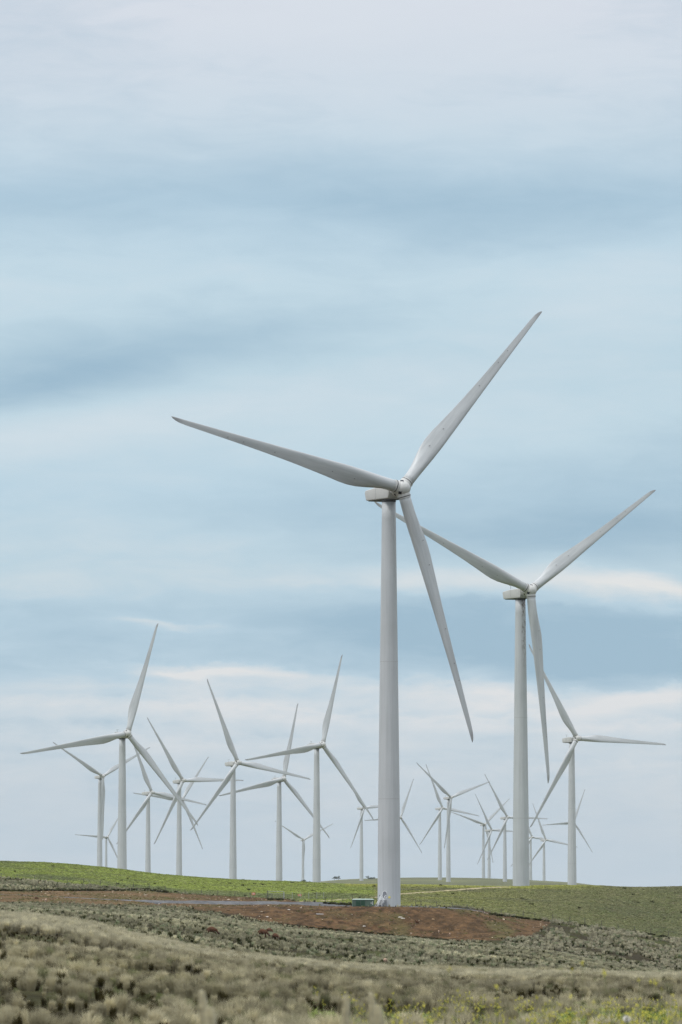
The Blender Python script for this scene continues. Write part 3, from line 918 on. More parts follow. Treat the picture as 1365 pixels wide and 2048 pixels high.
TOWERS = []
for i, (D, yaw, azd, hx, hy, label) in enumerate(TURB):
    ux, uz = ray(hx, hy)
    Hc = Vector((ux * D, D, uz * D))
    y = math.radians(yaw)
    nh = Vector((math.sin(y), -math.cos(y), 0))
    n = (nh * math.cos(TILT) + Vector((0, 0, math.sin(TILT)))).normalized()
    s = Vector((0, 0, 1)).cross(n).normalized()
    t = n.cross(s)
    base = Hc - nh * OVERHANG
    gz = float(ground(base.x, base.y))
    if i == 0:
        gz = -3.74
    root = empty('wind_turbine', (base.x, base.y, gz))
    tag(root, label, 'wind turbine', GROUP)
    H = Hc.z - gz
    if i > 0:
        gz0 = gz
    tw = link('tower', tower_mesh(H), [M_TOWER_OIL if i == 1 else M_TOWER, M_SEAM], root)
    tw.rotation_euler = (0, 0, y * 0.5)
    TOWERS.append((root, tw, base, H, gz))
    nac = link('nacelle', ME_NAC, M_NAC, root)
    # nacelle local y -> nh
    ang = math.atan2(-nh.x, nh.y)
    nac.location = (0, 0, H)
    nac.rotation_euler = (0, 0, ang)
    mst = link('weather_mast', ME_MAST, M_DARK, nac)
    mst.location = (0.3, -4.4, 0.28)
    if i in (2, 9, 10):
        cl = link('roof_platform', ME_COOL, M_NAC, nac)
        cl.location = (0, -4.0, 0.55)
    hub = link('hub', ME_HUB, M_HUB, root)
    # hub local x=s(right as seen from the front), y=n, z=t turned to the first blade; x = y x z
    a0 = math.radians(azd)
    for k in range(3):
        a = a0 + 2 * math.pi * k / 3
        d = s * math.cos(a) + t * math.sin(a)
        e = -s * math.sin(a) + t * math.cos(a)
        if k == 0:
            zx, yx = d, n
            xx = yx.cross(zx)
            Mh = Matrix((xx, yx, zx)).transposed().to_4x4()
            hub.matrix_local = Matrix.Translation(Hc - Vector((base.x, base.y, gz))) @ Mh
        d2 = d * math.cos(CONE) + n * math.sin(CONE)
        n2 = d2.cross(e).normalized()
        Mb = Matrix((e, n2, d2)).transposed().to_4x4()
        bl = link('blade', ME_BLADE_DOTS if i < 2 else ME_BLADE, M_BLADE, root)
        bl.matrix_local = Matrix.Translation(Hc - Vector((base.x, base.y, gz))) @ Mb

# ---- entrance of the nearest turbine
root, tw, base, H, gz = TOWERS[0]


def on_tower(dx, r=2.28):
    """point on the tower face, dx metres right of its axis as seen from the camera, and the outward turn"""
    th = math.asin(dx / r)
    return Vector((r * math.sin(th), -r * math.cos(th), 0)), th


def arch(bm, w, h, r, dx, z0, th=0.05, m=0):
    """rounded door leaf bent on the tower shell"""
    n = 20
    outl = []
    for k in range(n + 1):
        a = math.pi * k / n
        outl.append((w / 2 * math.cos(a), z0 + h - w / 2 + w / 2 * math.sin(a)))
    for k in range(n + 1):
        a = math.pi + math.pi * k / n
        outl.append((w / 2 * math.cos(a), z0 + w / 2 + w / 2 * math.sin(a)))
    lo, hi = [], []
    for x, z in outl:
        for lst, rr in ((lo, r), (hi, r + th)):
            q, _ = on_tower(dx + x, rr)
            lst.append(bm.verts.new((q.x, q.y, z)))
    N_ = len(outl)
    for k in range(N_):
        f = bm.faces.new((lo[k], lo[(k + 1) % N_], hi[(k + 1) % N_], hi[k])); f.material_index = m
    f = bm.faces.new(hi); f.material_index = m


inv = tw.rotation_euler.to_matrix().inverted().to_4x4()


def child_of_tower(name, bm, mats):
    o = bm_obj(name, bm, mats, tw)
    o.matrix_local = inv
    return o


bm = bmesh.new()
arch(bm, 0.95, 1.75, 2.262, -0.88, 1.35, 0.05, 0)
arch(bm, 0.74, 1.5, 2.262, -0.88, 1.47, 0.08, 1)
for k in range(0):
    q, th = on_tower(-0.88, 2.35)
    box(bm, -0.22, 0.22, -0.02, 0.02, 0, 0.05, 2, Matrix.Translation((q.x, q.y, 1.75 + 0.16 * k)) @ Matrix.Rotation(th, 4, 'Z'))
child_of_tower('door', bm, [M_WHITE, M_GLASSY, M_DARK])
bm = bmesh.new()
q, th = on_tower(0.05, 2.265)
lathe(bm, [(0.23, 0), (0.23, 0.03)], 24, M=Matrix.Translation((q.x, q.y, 1.82)) @ Matrix.Rotation(th, 4, 'Z') @ Matrix.Rotation(math.pi / 2, 4, 'X'))
child_of_tower('warning_sticker', bm, M_YELLOW)
for dx, z, s_ in ((-1.85, 2.05, .14), (-1.28, 2.05, .14), (-1.28, 1.2, .12)):
    bm = bmesh.new()
    q, th = on_tower(dx, 2.26)
    box(bm, -s_ / 2, s_ / 2, -0.05, 0.02, 0, s_ * 1.6, 0, Matrix.Translation((q.x, q.y, z)) @ Matrix.Rotation(th, 4, 'Z'))
    child_of_tower('small_box', bm, M_DARK)
bm = bmesh.new()
q, th = on_tower(-1.75, 2.3)
Mq = Matrix.Translation((-1.72, -2.1, 0))
box(bm, -0.33, 0.33, -0.3, 0.25, 0.28, 1.42, 0, Mq)
box(bm, -0.27, 0.27, -0.33, -0.3, 0.36, 1.34, 1, Mq)
box(bm, 0.17, 0.21, -0.36, -0.33, 0.8, 1.0, 2, Mq)
box(bm, -0.36, 0.36, -0.26, 0.24, 0.0, 0.277, 2, Mq)
bm_obj('cabinet', bm, [M_WHITE, M_NAC, M_DARK], root)
# stair: landing at the door, flight coming down towards the left front
bm = bmesh.new()
Ms = Matrix.Translation((-0.88, -2.35, 0)) @ Matrix.Rotation(math.radians(-22), 4, 'Z')
box(bm, -0.42, 0.42, -0.75, 0.1, 1.28, 1.34, 0, Ms)
for k in range(6):
    box(bm, -0.40, 0.40, -0.75 - 0.30 * (k + 1), -0.75 - 0.30 * k + 0.02, 1.28 - 0.21 * (k + 1), 1.31 - 0.21 * (k + 1), 0, Ms)
for sx in (-1, 1):
    tube(bm, [Ms @ Vector((sx * .42, -0.75, 1.27)), Ms @ Vector((sx * .42, -2.6, 0.0))], 0.05, 6)
    for yy in (-.1, -.7):
        tube(bm, [Ms @ Vector((sx * .42, yy, 0)), Ms @ Vector((sx * .42, yy, 1.3))], 0.035, 6)
bm_obj('staircase', bm, [M_GLASSY], root)
for sx in (-1, 1):
    bm = bmesh.new()
    tube(bm, [Ms @ Vector((sx * .42, p, z)) for p, z in ((-.05, 1.3), (-.05, 2.1), (-.15, 2.2), (-.75, 2.2), (-2.4, 1.05), (-2.68, .85), (-2.7, .1))], 0.035, 6)
    tube(bm, [Ms @ Vector((sx * .42, p, z)) for p, z in ((-.05, 1.75), (-.75, 1.75), (-2.55, 0.55))], 0.028, 6)
    for p, z0, z1 in ((-.75, 1.3, 2.2), (-1.6, .7, 1.62)):
        tube(bm, [Ms @ Vector((sx * .42, p, z0)), Ms @ Vector((sx * .42, p, z1))], 0.03, 6)
    bm_obj('handrail', bm, [M_WHITE], root)
bm = bmesh.new()
for oy in (0.0, -0.5):
    tube(bm, [Vector((-2.05, -2.0 + oy, 1.15)), Vector((-2.2, -2.05 + oy, 1.05)), Vector((-2.55, -2.1 + oy, .5)), Vector((-2.62, -2.1 + oy, .3)), Vector((-2.5, -2.1 + oy, 0.0))], 0.045, 6)
tube(bm, [Vector((-2.05, -2.0, 1.15)), Vector((-2.05, -2.5, 1.15))], 0.045, 6)
bm_obj('guard_rail', bm, [M_WHITE], root)


# ---------------------------------------------------------------- green metal kiosk
def kiosk():
    ux, _ = ray(726.5, 1813)
    Y = 1110.5
    g = -3.74
    r = empty('transformer_kiosk', (ux * Y, Y, g), math.radians(3))
    tag(r, 'green metal transformer kiosk with pale roof at the foot of the nearest turbine', 'transformer box')
    bm = bmesh.new()
    box(bm, -2.1, 2.1, -0.9, 0.9, 0.08, 1.34)
    bmesh.ops.bevel(bm, geom=list(bm.edges), offset=0.03, segments=2, affect='EDGES')
    box(bm, -2.0, 2.0, -0.8, 0.8, -0.3, 0.079, 1)
    for x in (-1.5, -0.55, 0.4, 1.3):
        box(bm, x - .02, x + .02, -0.906, -0.898, 0.12, 1.3, 1)
    bm_obj('cabinet_body', bm, [M_GREEN, M_DARK], r)
    bm = bmesh.new()
    box(bm, -2.16, 2.16, -0.98, 0.98, 1.343, 1.40)
    vs, _f = box(bm, -2.1, 2.1, -0.9, 0.9, 1.402, 1.56)
    for v in vs[4:]:
        v.co.x *= 0.86
        v.co.y *= 0.4
    bm_obj('roof', bm, [M_ROOFG], r)
    for x0, x1 in ((-1.45, -0.6), (-0.5, 0.35)):
        bm = bmesh.new()
        box(bm, x0, x1, -0.925, -0.908, 0.16, 1.26, 0)
        for k in range(11):
            box(bm, x0 + .05, x1 - .05, -0.95, -0.926, 0.2 + .095 * k, 0.245 + .095 * k, 0)
        bm_obj('louvre_door', bm, [M_GREEN_D], r)
    for x, z, w, h in ((1.52, 0.72, .12, .26), (1.80, 0.90, .17, .18), (1.82, 0.55, .17, .22)):
        bm = bmesh.new()
        box(bm, x - w / 2, x + w / 2, -0.915, -0.905, z - h / 2, z + h / 2)
        bm_obj('label_plate', bm, [M_WHITE], r)


kiosk()


# ---------------------------------------------------------------- fences, gate, signs
def post_mesh(h, r=0.045):
    bm = bmesh.new()
    tube(bm, [(0, 0, -0.25), (0, 0, h)], r * 1.1, 7, r2=r * 0.9)
    me = bpy.data.meshes.new('post')
    bm.to_mesh(me)
    bm.free()
    return me


def fence(pts, label, h=1.15, wires=4, r=0.065):
    P = [hit(px, py, 1120, 1460) for px, py in pts]
    o = empty('wire_fence', P[0])
    tag(o, label, 'fence', 'wire stock fences')
    rnd = random.Random(len(pts))
    tops = []
    me = post_mesh(h, r)
    for p in P:
        q = link('post', me, M_POST, o)
        q.location = p - P[0]
        hh = rnd.uniform(0.88, 1.1)
        q.scale = (1, 1, hh)
        q.rotation_euler = (rnd.uniform(-.05, .05), rnd.uniform(-.07, .07), 0)
        tops.append((p - P[0], h * hh))
    bm = bmesh.new()
    for w in range(wires):
        f = 0.25 + 0.7 * w / (wires - 1)
        for (a, ha), (b, hb) in zip(tops[:-1], tops[1:]):
            A = a + Vector((0, -0.06, ha * f)); B = b + Vector((0, -0.06, hb * f))
            M_ = (A + B) / 2 - Vector((0, 0, 0.03))
            tube(bm, [A, M_, B], 0.008, 4)
    bm_obj('wire', bm, M_WIRE, o)
    return P


fence([(-62, 1752), (-30, 1754), (3, 1755.6), (35, 1757.3), (70, 1760), (103, 1762.3), (135, 1765.7), (168, 1767.4), (201, 1770), (234, 1774), (267, 1776),
       (299, 1778), (331, 1782.6), (371, 1787), (403, 1789), (436, 1791), (470, 1793.5), (501, 1796), (533, 1797.5)],
      'long wire fence on dark posts along the foot of the bright green slope')
fence([(832, 1812), (842, 1812.5), (874, 1813.5), (905, 1815), (935, 1819), (967, 1825), (1003, 1828), (1047, 1832.5), (1070, 1835), (1106, 1839), (1140, 1844), (1170, 1848), (1204, 1853),
       (1237, 1858), (1270, 1864), (1302, 1868), (1337, 1873), (1366, 1877), (1400, 1882)],
      'wire fence on thin posts between brown bank and green field, on the right')
fence([(651, 1806.5), (664, 1805), (686, 1803.5), (706, 1803), (730, 1805)], 'short run of fence between the gate road and the green box', 1.25, 4, 0.06)


def gate():
    A, B = hit(536, 1797.7, 1120, 1460), hit(568, 1797.7, 1120, 1460)
    r = empty('field_gate', A)
    tag(r, 'grey tubular field gate with tall end posts where the track begins', 'gate')
    d = (B - A); d.z = 0
    L = d.length
    r.rotation_euler = (0, 0, math.atan2(d.y, d.x))
    for x, h, rr in ((0, 1.75, .08), (1.1, 1.1, .06), (L, 1.5, .06)):
        bm = bmesh.new()
        tube(bm, [(x, 0, -0.3), (x, 0, h)], rr, 8)
        bm_obj('post', bm, M_DARK if x < 2 else M_GALV, r)
    bm = bmesh.new()
    tube(bm, [(0, 0, 1.6), (L, 0, 1.55)], 0.04, 6)
    tube(bm, [(0, 0, 1.5), (1.1, 0, 0.9)], 0.03, 6)
    for z in (0.4, 0.75, 1.1):
        tube(bm, [(0.15, 0, z), (L - .1, 0, z)], 0.022, 6)
    bm_obj('rail', bm, M_GALV, r)


gate()


def netting():
    P = [hit(px, 1798.5, 1120, 1460) for px in (569, 585, 602, 618, 634, 648)]
    o = empty('mesh_fence', P[0])
    tag(o, 'thin pale mesh fence panel running right from the gate, orange sign on it', 'fence')
    bm = bmesh.new()
    for a, b in zip(P[:-1], P[1:]):
        a = a - P[0]; b = b - P[0]
        for k in range(6):
            z = 0.15 + k * 0.25
            tube(bm, [a + Vector((0, 0, z)), b + Vector((0, 0, z))], 0.008, 4)
    bm_obj('netting', bm, M_WIRE, o)
    for p in P:
        bm = bmesh.new()
        tube(bm, [(0, 0, -.2), (0, 0, 1.5)], 0.035, 6)
        q = bm_obj('post', bm, M_GALV, o)
        q.location = p - P[0]


netting()


def sign(px, py, Y0, w, h, label):
    g = hit(px, py, Y0, 1460)
    o = empty('warning_sign', g - Vector((0, 0.15, 0)))
    tag(o, label, 'sign')
    bm = bmesh.new()
    box(bm, -w / 2, w / 2, -0.02, 0.02, 0.62, 0.62 + h)
    bm_obj('sign_board', bm, M_ORANGE, o)
    bm = bmesh.new()
    box(bm, -w * .33, w * .3, -0.026, -0.021, 0.62 + h * .56, 0.62 + h * .68)
    box(bm, -w * .28, w * .35, -0.026, -0.021, 0.62 + h * .30, 0.62 + h * .40)
    bm_obj('sign_marking', bm, M_WHITE, o)
    bm = bmesh.new()
    tube(bm, [(0, 0.05, -.2), (0, 0.05, .62 + h)], 0.03, 6)
    bm_obj('post', bm, M_DARK, o)


sign(507.5, 1796, 1120, 0.75, 0.55, 'small orange sign on the left fence, just left of the gate')
sign(600, 1798, 1120, 0.8, 0.42, 'faded orange sign hanging on the pale mesh fence right of the gate')


# ---------------------------------------------------------------- sheep and loose things on the ground
def blob_chain(name, chain, parent, m, sub=2):
    """one skinned body: chain = list of branches, each a list of (x,y,z,r) starting on an existing point index"""
    me = bpy.data.meshes.new(name)
    vs, es, rs = [], [], []
    for start, pts in chain:
        prev = start
        for x, y, z, r in pts:
            vs.append((x, y, z)); rs.append(r)
            if prev is not None:
                es.append((prev, len(vs) - 1))
            prev = len(vs) - 1
    me.from_pydata(vs, es, [])
    o = link(name, me, m, parent)
    sk = o.modifiers.new('skin', 'SKIN')
    for v, r in zip(me.skin_vertices[0].data, rs):
        v.radius = (r, r)
    me.skin_vertices[0].data[0].use_root = True
    ss = o.modifiers.new('sub', 'SUBSURF')
    ss.levels = ss.render_levels = sub
    sk.use_smooth_shade = True
    return o


def sheep(px, py, turn, label, s=1.0, pale=False, y0=390, y1=900, head_up=False, sink=0.0):
    """turn: heading in degrees, 0 = side on facing right, 90 = facing away"""
    g = hit(px, py, y0, y1)
    r = empty('sheep', g - Vector((0, 0, 0.02 + sink)), math.radians(turn))
    r.scale = (s * .82, s, s)
    tag(r, label, 'sheep', 'sheep scattered over the pasture')
    hz = 0.98 if head_up else 0.32
    hx = 0.66 if head_up else 0.74
    body = [(None, [(-0.42, 0, 0.60, .19), (-0.22, 0, 0.62, .27), (0.08, 0, 0.62, .27), (0.34, 0, 0.63, .21)]),
            (3, [(0.50, 0, 0.68 if head_up else 0.56, .13), (hx - .06, 0, hz, .095), (hx + (.16 if head_up else .08), 0, hz - (.08 if head_up else .16), .055)]),
            (0, [(-0.56, 0, 0.60, .05), (-0.60, 0, 0.44, .03)])]
    for bx, idx in ((-0.36, 0), (0.30, 3)):
        for sy in (-1, 1):
            body.append((idx, [(bx, sy * .13, 0.42, .08), (bx + (-.05 if idx == 0 else .02), sy * .13, 0.23, .045), (bx, sy * .13, 0.02, .035)]))
    o = blob_chain('body', body, r, M_FLEECE_P if pale else M_FLEECE, 2)
    bm = bmesh.new()
    bmesh.ops.create_icosphere(bm, subdivisions=2, radius=1.0, matrix=Matrix.Translation((hx + .05, 0, hz - .05)) @ Matrix.Rotation(0.9 if not head_up else .4, 4, 'Y') @ Matrix.Diagonal((.16, .085, .095, 1)))
    for sy in (-1, 1):
        bmesh.ops.create_icosphere(bm, subdivisions=1, radius=1.0, matrix=Matrix.Translation((hx - .04, sy * .13, hz + .03)) @ Matrix.Diagonal((.03, .08, .03, 1)))
    bm_obj('face', bm, M_FACE, r, True)
    return r


sheep(424, 1871.5, 0, 'rust brown sheep grazing alone, leftmost in the grey tussock valley', 1.05)
sheep(526, 1875.5, -15, 'largest rust brown sheep of the three close together on the tussock slope', 1.12)
sheep(539, 1868, -25, 'dark brown sheep farthest back of the three close together', 0.85)
sheep(551, 1880, -40, 'brown sheep at the front right of the three close together', 0.85)
sheep(771, 1928, 60, 'small brown sheep seen end on below the brown bank, nearest the middle', 0.62, True, 300)
sheep(935, 1944, 95, 'tiny pale rumped sheep, left one of two right of centre in the valley', 0.38, True, 300)
sheep(996, 1952, 95, 'pale rimmed brown sheep standing end on, right one of two right of centre', 0.48, True, 300)
sheep(1211, 1962, 80, 'brown sheep with raised head, left one of three at the far right', 0.50, True, 290, head_up=True)
sheep(1223, 1965, 100, 'pale sheep seen end on, middle one of three at the far right', 0.40, True, 290)
sheep(1246, 1966, 90, 'dark brown sheep, right one of three at the far right', 0.42, False, 290, head_up=True)
sheep(73, 1800, 10, 'brown sheep standing on the bare soil left of a paler one', 0.75, False, 1000, 1180)
sheep(92, 1805, 75, 'pale sheep seen end on, on bare soil below the road at left', 0.85, True, 1000, 1180, head_up=True)
sheep(780, 1850, 80, 'dark sheep on the brown bank below the nearest turbine, left one', 0.45, False, 1040, 1110, head_up=True)
sheep(835, 1848, -150, 'largest dark sheep walking on the brown bank right of the nearest turbine', 0.75, False, 1040, 1110, head_up=True)
sheep(878, 1866, 85, 'dark sheep low on the brown bank, left one of the two lowest', 0.55, True, 1040, 1110, head_up=True)
sheep(900, 1871, 80, 'dark sheep low on the brown bank, right one of the two lowest', 0.55, True, 1040, 1110, head_up=True)


def rock_mesh(seed, flat=0.6):
    rnd = random.Random(seed)
    bm = bmesh.new()
    bmesh.ops.create_icosphere(bm, subdivisions=2, radius=0.5)
    for v in bm.verts:
        v.co *= rnd.uniform(0.8, 1.15)
        v.co.z *= flat
    me = bpy.data.meshes.new('rock')
    bm.to_mesh(me)
    bm.free()
    return me


def rock(px, py, sx, sy, label, m=M_ROCKW, y0=1040, y1=1115, rz=0.0, name='rock', cat='rock'):
    g = hit(px, py, y0, y1)
    o = link(name, rock_mesh(int(px * 7 + py)), m)
    o.location = g + Vector((0, 0, 0.05))
    o.scale = (sx, sy, min(sx, sy) * 0.8)
    o.rotation_euler = (0, 0, rz)
    tag(o, label, cat, 'loose rocks on the brown bank' if name == 'rock' else None)


g = hit(640, 1830, 1040, 1115)
bm = bmesh.new()
box(bm, -0.7, 0.7, -0.12, 0.12, 0.12, 0.24)
bmesh.ops.bevel(bm, geom=list(bm.edges), offset=0.02, segments=1, affect='EDGES')
o = bm_obj('plank', bm, M_WHITE)
o.location = g
o.rotation_euler = (0.0, 0.03, 0.1)
tag(o, 'white plank lying flat on the brown bank left of the nearest turbine', 'plank')
rock(801, 1835, 0.9, 0.5, 'white rock, upper left one of the pale pair right of the nearest turbine')
rock(806, 1837.5, 0.85, 0.5, 'white rock, lower right one of the pale pair right of the nearest turbine')
rock(578, 1820, 0.6, 0.5, 'pale rock on the brown bank left of the green metal box')
rock(535, 1834, 0.5, 0.4, 'small pale rock low on the left part of the brown bank')
rock(729, 1853, 0.6, 0.5, 'pale rock low on the brown bank below the green metal box')
rock(862, 1878, 0.8, 0.5, 'pale rock at the bottom edge of the brown bank', y0=1030)
rock(316, 1808, 1.6, 0.8, 'dark boulder beside the road at left', M_DARK, 1040, 1140, name='boulder', cat='boulder')
rock(318.5, 1808.5, 0.35, 0.35, 'small white rock against the dark boulder beside the road', M_ROCKW, 1040, 1137)


# ---------------------------------------------------------------- far trees
def tree(px, py, Y, h, w, label, seed, group='small dark trees on the skyline', lo=.55, hi=.88):
    rnd = random.Random(seed)
    ux, _ = ray(px, py)
    g = float(ground(ux * Y, Y))
    r = empty('eucalypt_tree', (ux * Y, Y, g))
    tag(r, label, 'tree', group)
    bm = bmesh.new()
    tube(bm, [(0, 0, -.5), (0.05 * h, 0, h * .3), (0.02 * h, 0, h * .6)], h * .045, 7, r2=h * .02)
    cl = []
    for k in range(9):
        a = rnd.uniform(0, 6.28)
        rr = rnd.uniform(.15, .5) * w
        c = Vector((math.cos(a) * rr, math.sin(a) * rr, h * rnd.uniform(lo, hi)))
        cl.append((c, rnd.uniform(.16, .27) * w))
        tube(bm, [(0.03 * h, 0, h * .35), c * 0.6 + Vector((0, 0, h * .15)), c], h * .02, 5, r2=h * .006)
    bm_obj('trunk', bm, M_BARK, r)
    V, Fc = [], []
    for c, cr in cl:
        for k in range(170):
            d = Vector((rnd.gauss(0, 1), rnd.gauss(0, 1), rnd.gauss(0, .6)))
            d = d.normalized() * cr * rnd.uniform(.3, 1.0) ** .6
            p = c + Vector((d.x, d.y, d.z * .7))
            s_ = rnd.uniform(.04, .08) * w * .6
            u = Vector((rnd.gauss(0, 1), rnd.gauss(0, 1), rnd.gauss(0, 1))).normalized()
            v = u.orthogonal().normalized()
            i = len(V)
            V += [p - u * s_, p + v * s_ * .7, p + u * s_]
            Fc.append((i, i + 1, i + 2))
    me = np_mesh('crown', [tuple(v) for v in V], Fc)
    link('crown', me, M_LEAF, r)


tree(485, 1757, 4600, 8.8, 3.6, 'small tree with a rounded crown on the skyline, leftmost', 1)
tree(546, 1760, 4600, 7.3, 3.2, 'low tree just left of a tower foot on the skyline, left of centre', 2, lo=.4)
tree(583, 1761, 4600, 6.6, 3.4, 'lowest bushy tree between two tower feet on the skyline', 3)
tree(606, 1760, 4600, 8.2, 5.2, 'dark bushy tree at the foot of the tiny Y shaped turbine', 4)
tree(619, 1760, 4600, 7.0, 2.6, 'narrow tree beside the darker bushy tree on the skyline', 5)
tree(669, 1756, 7400, 6.2, 6.0, 'left tree of the dark pair on the far ridge', 6, lo=.25, hi=.8)
tree(677, 1756, 7400, 6.0, 6.5, 'right tree of the dark pair on the far ridge', 7, lo=.25, hi=.8)
tree(735, 1757, 7300, 4.2, 5.0, 'flat crowned tree on the ridge just right of a small tower', 8, lo=.35, hi=.8)
tree(744, 1759, 7000, 3.0, 9.0, 'low wide bush on the ridge nearly behind the nearest tower', 9, lo=.1, hi=.5)


# ---------------------------------------------------------------- vegetation (scattered, uncountable)
def tuft_mesh(name, n, h, spread, width, seed, lean=0.5, segs=2):
    """a clump of narrow tapering blades fanning outwards"""
    rnd = random.Random(seed)
    V, Fc = [], []
    for k in range(n):
        a = rnd.uniform(0, 2 * math.pi)
        rb = spread * 0.35 * math.sqrt(rnd.random())
        b = Vector((math.cos(a) * rb, math.sin(a) * rb, -0.05))
        le = h * rnd.uniform(0.35, 1.15)
        out = lean * rnd.uniform(0.2, 1.0)
        dirn = Vector((math.cos(a + rnd.uniform(-.5, .5)), math.sin(a + rnd.uniform(-.5, .5)), 0))
        side = Vector((-dirn.y, dirn.x, 0))
        tw = rnd.uniform(-1, 1)
        side = (side * math.cos(tw) + dirn * math.sin(tw)) * width * rnd.uniform(.7, 1.3)
        p1 = b + dirn * (spread * out * 0.35) + Vector((0, 0, le * 0.6))
        p2 = b + dirn * (spread * out) + Vector((0, 0, le * (1.0 - 0.35 * out)))
        i = len(V)
        V += [b - side * .5, b + side * .5, p1 + side * .4, p1 - side * .4, p2]
        Fc += [(i, i + 1, i + 2), (i, i + 2, i + 3), (i + 3, i + 2, i + 4)]
    return np_mesh(name, [tuple(v) for v in V], Fc)


def veg_mat(name, rough=0.9, root=(0.35, 0.32, 0.25), transl=0.3):
    m = bpy.data.materials.new(name)
    m.use_nodes = True
    N = NT(m.node_tree)
    out = N.n('ShaderNodeOutputMaterial')
    at = N.n('ShaderNodeAttribute', attribute_name='tint', attribute_type='INSTANCER')
    oi = N.n('ShaderNodeObjectInfo')
    v = N.m('MULTIPLY_ADD', oi.outputs['Random'], 0.4, 0.8)
    c = N.n('ShaderNodeVectorMath', operation='SCALE')
    N.l(at.outputs['Color'], c.inputs[0])
    N.l(v, c.inputs['Scale'])
    d = N.n('ShaderNodeBsdfDiffuse')
    t = N.n('ShaderNodeBsdfTranslucent')
    N.l(c.outputs[0], d.inputs[0])
    N.l(c.outputs[0], t.inputs[0])
    ms = N.n('ShaderNodeMixShader')
    ms.inputs[0].default_value = transl
    N.l(d.outputs[0], ms.inputs[1])
    N.l(t.outputs[0], ms.inputs[2])
    N.l(ms.outputs[0], out.inputs[0])
    return m


M_VEG = veg_mat('grass_blades')
M_STONE = veg_mat('loose_stones', transl=0.0)


def scatter(name, label, meshes, pos, scl, rot, idx, tint, material, cat=None):
    """one object: points that carry a clump each, through geometry nodes"""
    col = bpy.data.collections.new(name + '_kinds')
    for k, me in enumerate(meshes):
        me.materials.append(material)
        so = bpy.data.objects.new('%s_kind_%d' % (name, k), me)
        col.objects.link(so)
    me = bpy.data.meshes.new(name)
    me.vertices.add(len(pos))
    me.vertices.foreach_set('co', np.asarray(pos, np.float32).ravel())
    for nm, ty, data, key in (('scl', 'FLOAT_VECTOR', scl, 'vector'), ('rot', 'FLOAT_VECTOR', rot, 'vector'), ('idx', 'INT', idx, 'value')):
        a = me.attributes.new(nm, ty, 'POINT')
        a.data.foreach_set(key, np.asarray(data, np.int32 if ty == 'INT' else np.float32).ravel())
    a = me.attributes.new('tint', 'FLOAT_COLOR', 'POINT')
    tt = np.ones((len(pos), 4), np.float32)
    tt[:, :3] = tint
    a.data.foreach_set('color', tt.ravel())
    o = bpy.data.objects.new(name, me)
    COL.objects.link(o)
    me.materials.append(material)
    g = bpy.data.node_groups.new(name, 'GeometryNodeTree')
    g.interface.new_socket('Geometry', in_out='INPUT', socket_type='NodeSocketGeometry')
    g.interface.new_socket('Geometry', in_out='OUTPUT', socket_type='NodeSocketGeometry')
    gi = g.nodes.new('NodeGroupInput'); go = g.nodes.new('NodeGroupOutput')
    ci = g.nodes.new('GeometryNodeCollectionInfo')
    ci.inputs['Collection'].default_value = col
    ci.inputs['Separate Children'].default_value = True
    ci.inputs['Reset Children'].default_value = True
    ip = g.nodes.new('GeometryNodeInstanceOnPoints')
    ip.inputs['Pick Instance'].default_value = True

    def named(nm, ty):
        n = g.nodes.new('GeometryNodeInputNamedAttribute')
        n.data_type = ty
        n.inputs['Name'].default_value = nm
        return n.outputs['Attribute']
    g.links.new(gi.outputs[0], ip.inputs['Points'])
    g.links.new(ci.outputs[0], ip.inputs['Instance'])
    g.links.new(named('idx', 'INT'), ip.inputs['Instance Index'])
    g.links.new(named('rot', 'FLOAT_VECTOR'), ip.inputs['Rotation'])
    g.links.new(named('scl', 'FLOAT_VECTOR'), ip.inputs['Scale'])
    g.links.new(ip.outputs[0], go.inputs[0])
    md = o.modifiers.new('scatter', 'NODES')
    md.node_group = g
    tag(o, label, cat or name.replace('_', ' '), kind='stuff')
    return o


R_ = np.random.default_rng(5)


def sample(y0, y1, dens, p0=-260, p1=1640):
    """uniform random ground points inside the fan seen between two distances"""
    u0, u1 = (p0 - CX) / KU, (p1 - CX) / KU
    area = (u1 - u0) * (y1 * y1 - y0 * y0) / 2
    n = int(area * dens)
    Y = np.sqrt(R_.uniform(y0 * y0, y1 * y1, n))
    X = R_.uniform(u0, u1, n) * Y
    return X, Y


def rots(n, lean=0.12):
    return np.stack([R_.normal(0, lean, n), R_.normal(0, lean, n), R_.uniform(0, 6.283, n)], -1)


NEAR = [tuft_mesh('tussock_near', 480, 0.60, 0.27, 0.010, 100 + k, 0.9) for k in range(5)]
MID = [tuft_mesh('tussock_mid', 90, 0.50, 0.27, 0.030, 200 + k, 0.9) for k in range(4)]
GRASS = [tuft_mesh('grass_clump', 34, 0.30, 0.42, 0.045, 300 + k, 0.9) for k in range(4)]


def mixc(a, b, t):
    return np.array(a) * (1 - t[:, None]) + np.array(b) * t[:, None]


def cells(y0, y1, g, p0, p1, jit=0.42):
    """jittered grid points: every clump keeps its own room"""
    u0, u1 = (p0 - CX) / KU, (p1 - CX) / KU
    xs = np.arange(u0 * y1, u1 * y1, g)
    ys = np.arange(y0, y1, g)
    X, Y = np.meshgrid(xs, ys)
    X = X + (np.arange(len(ys)) % 2)[:, None] * g * .5 + R_.uniform(-jit, jit, X.shape) * g
    Y = Y + R_.uniform(-jit, jit, X.shape) * g
    X, Y = X.ravel(), Y.ravel()
    k = (X > u0 * Y) & (X < u1 * Y)
    return X[k], Y[k]


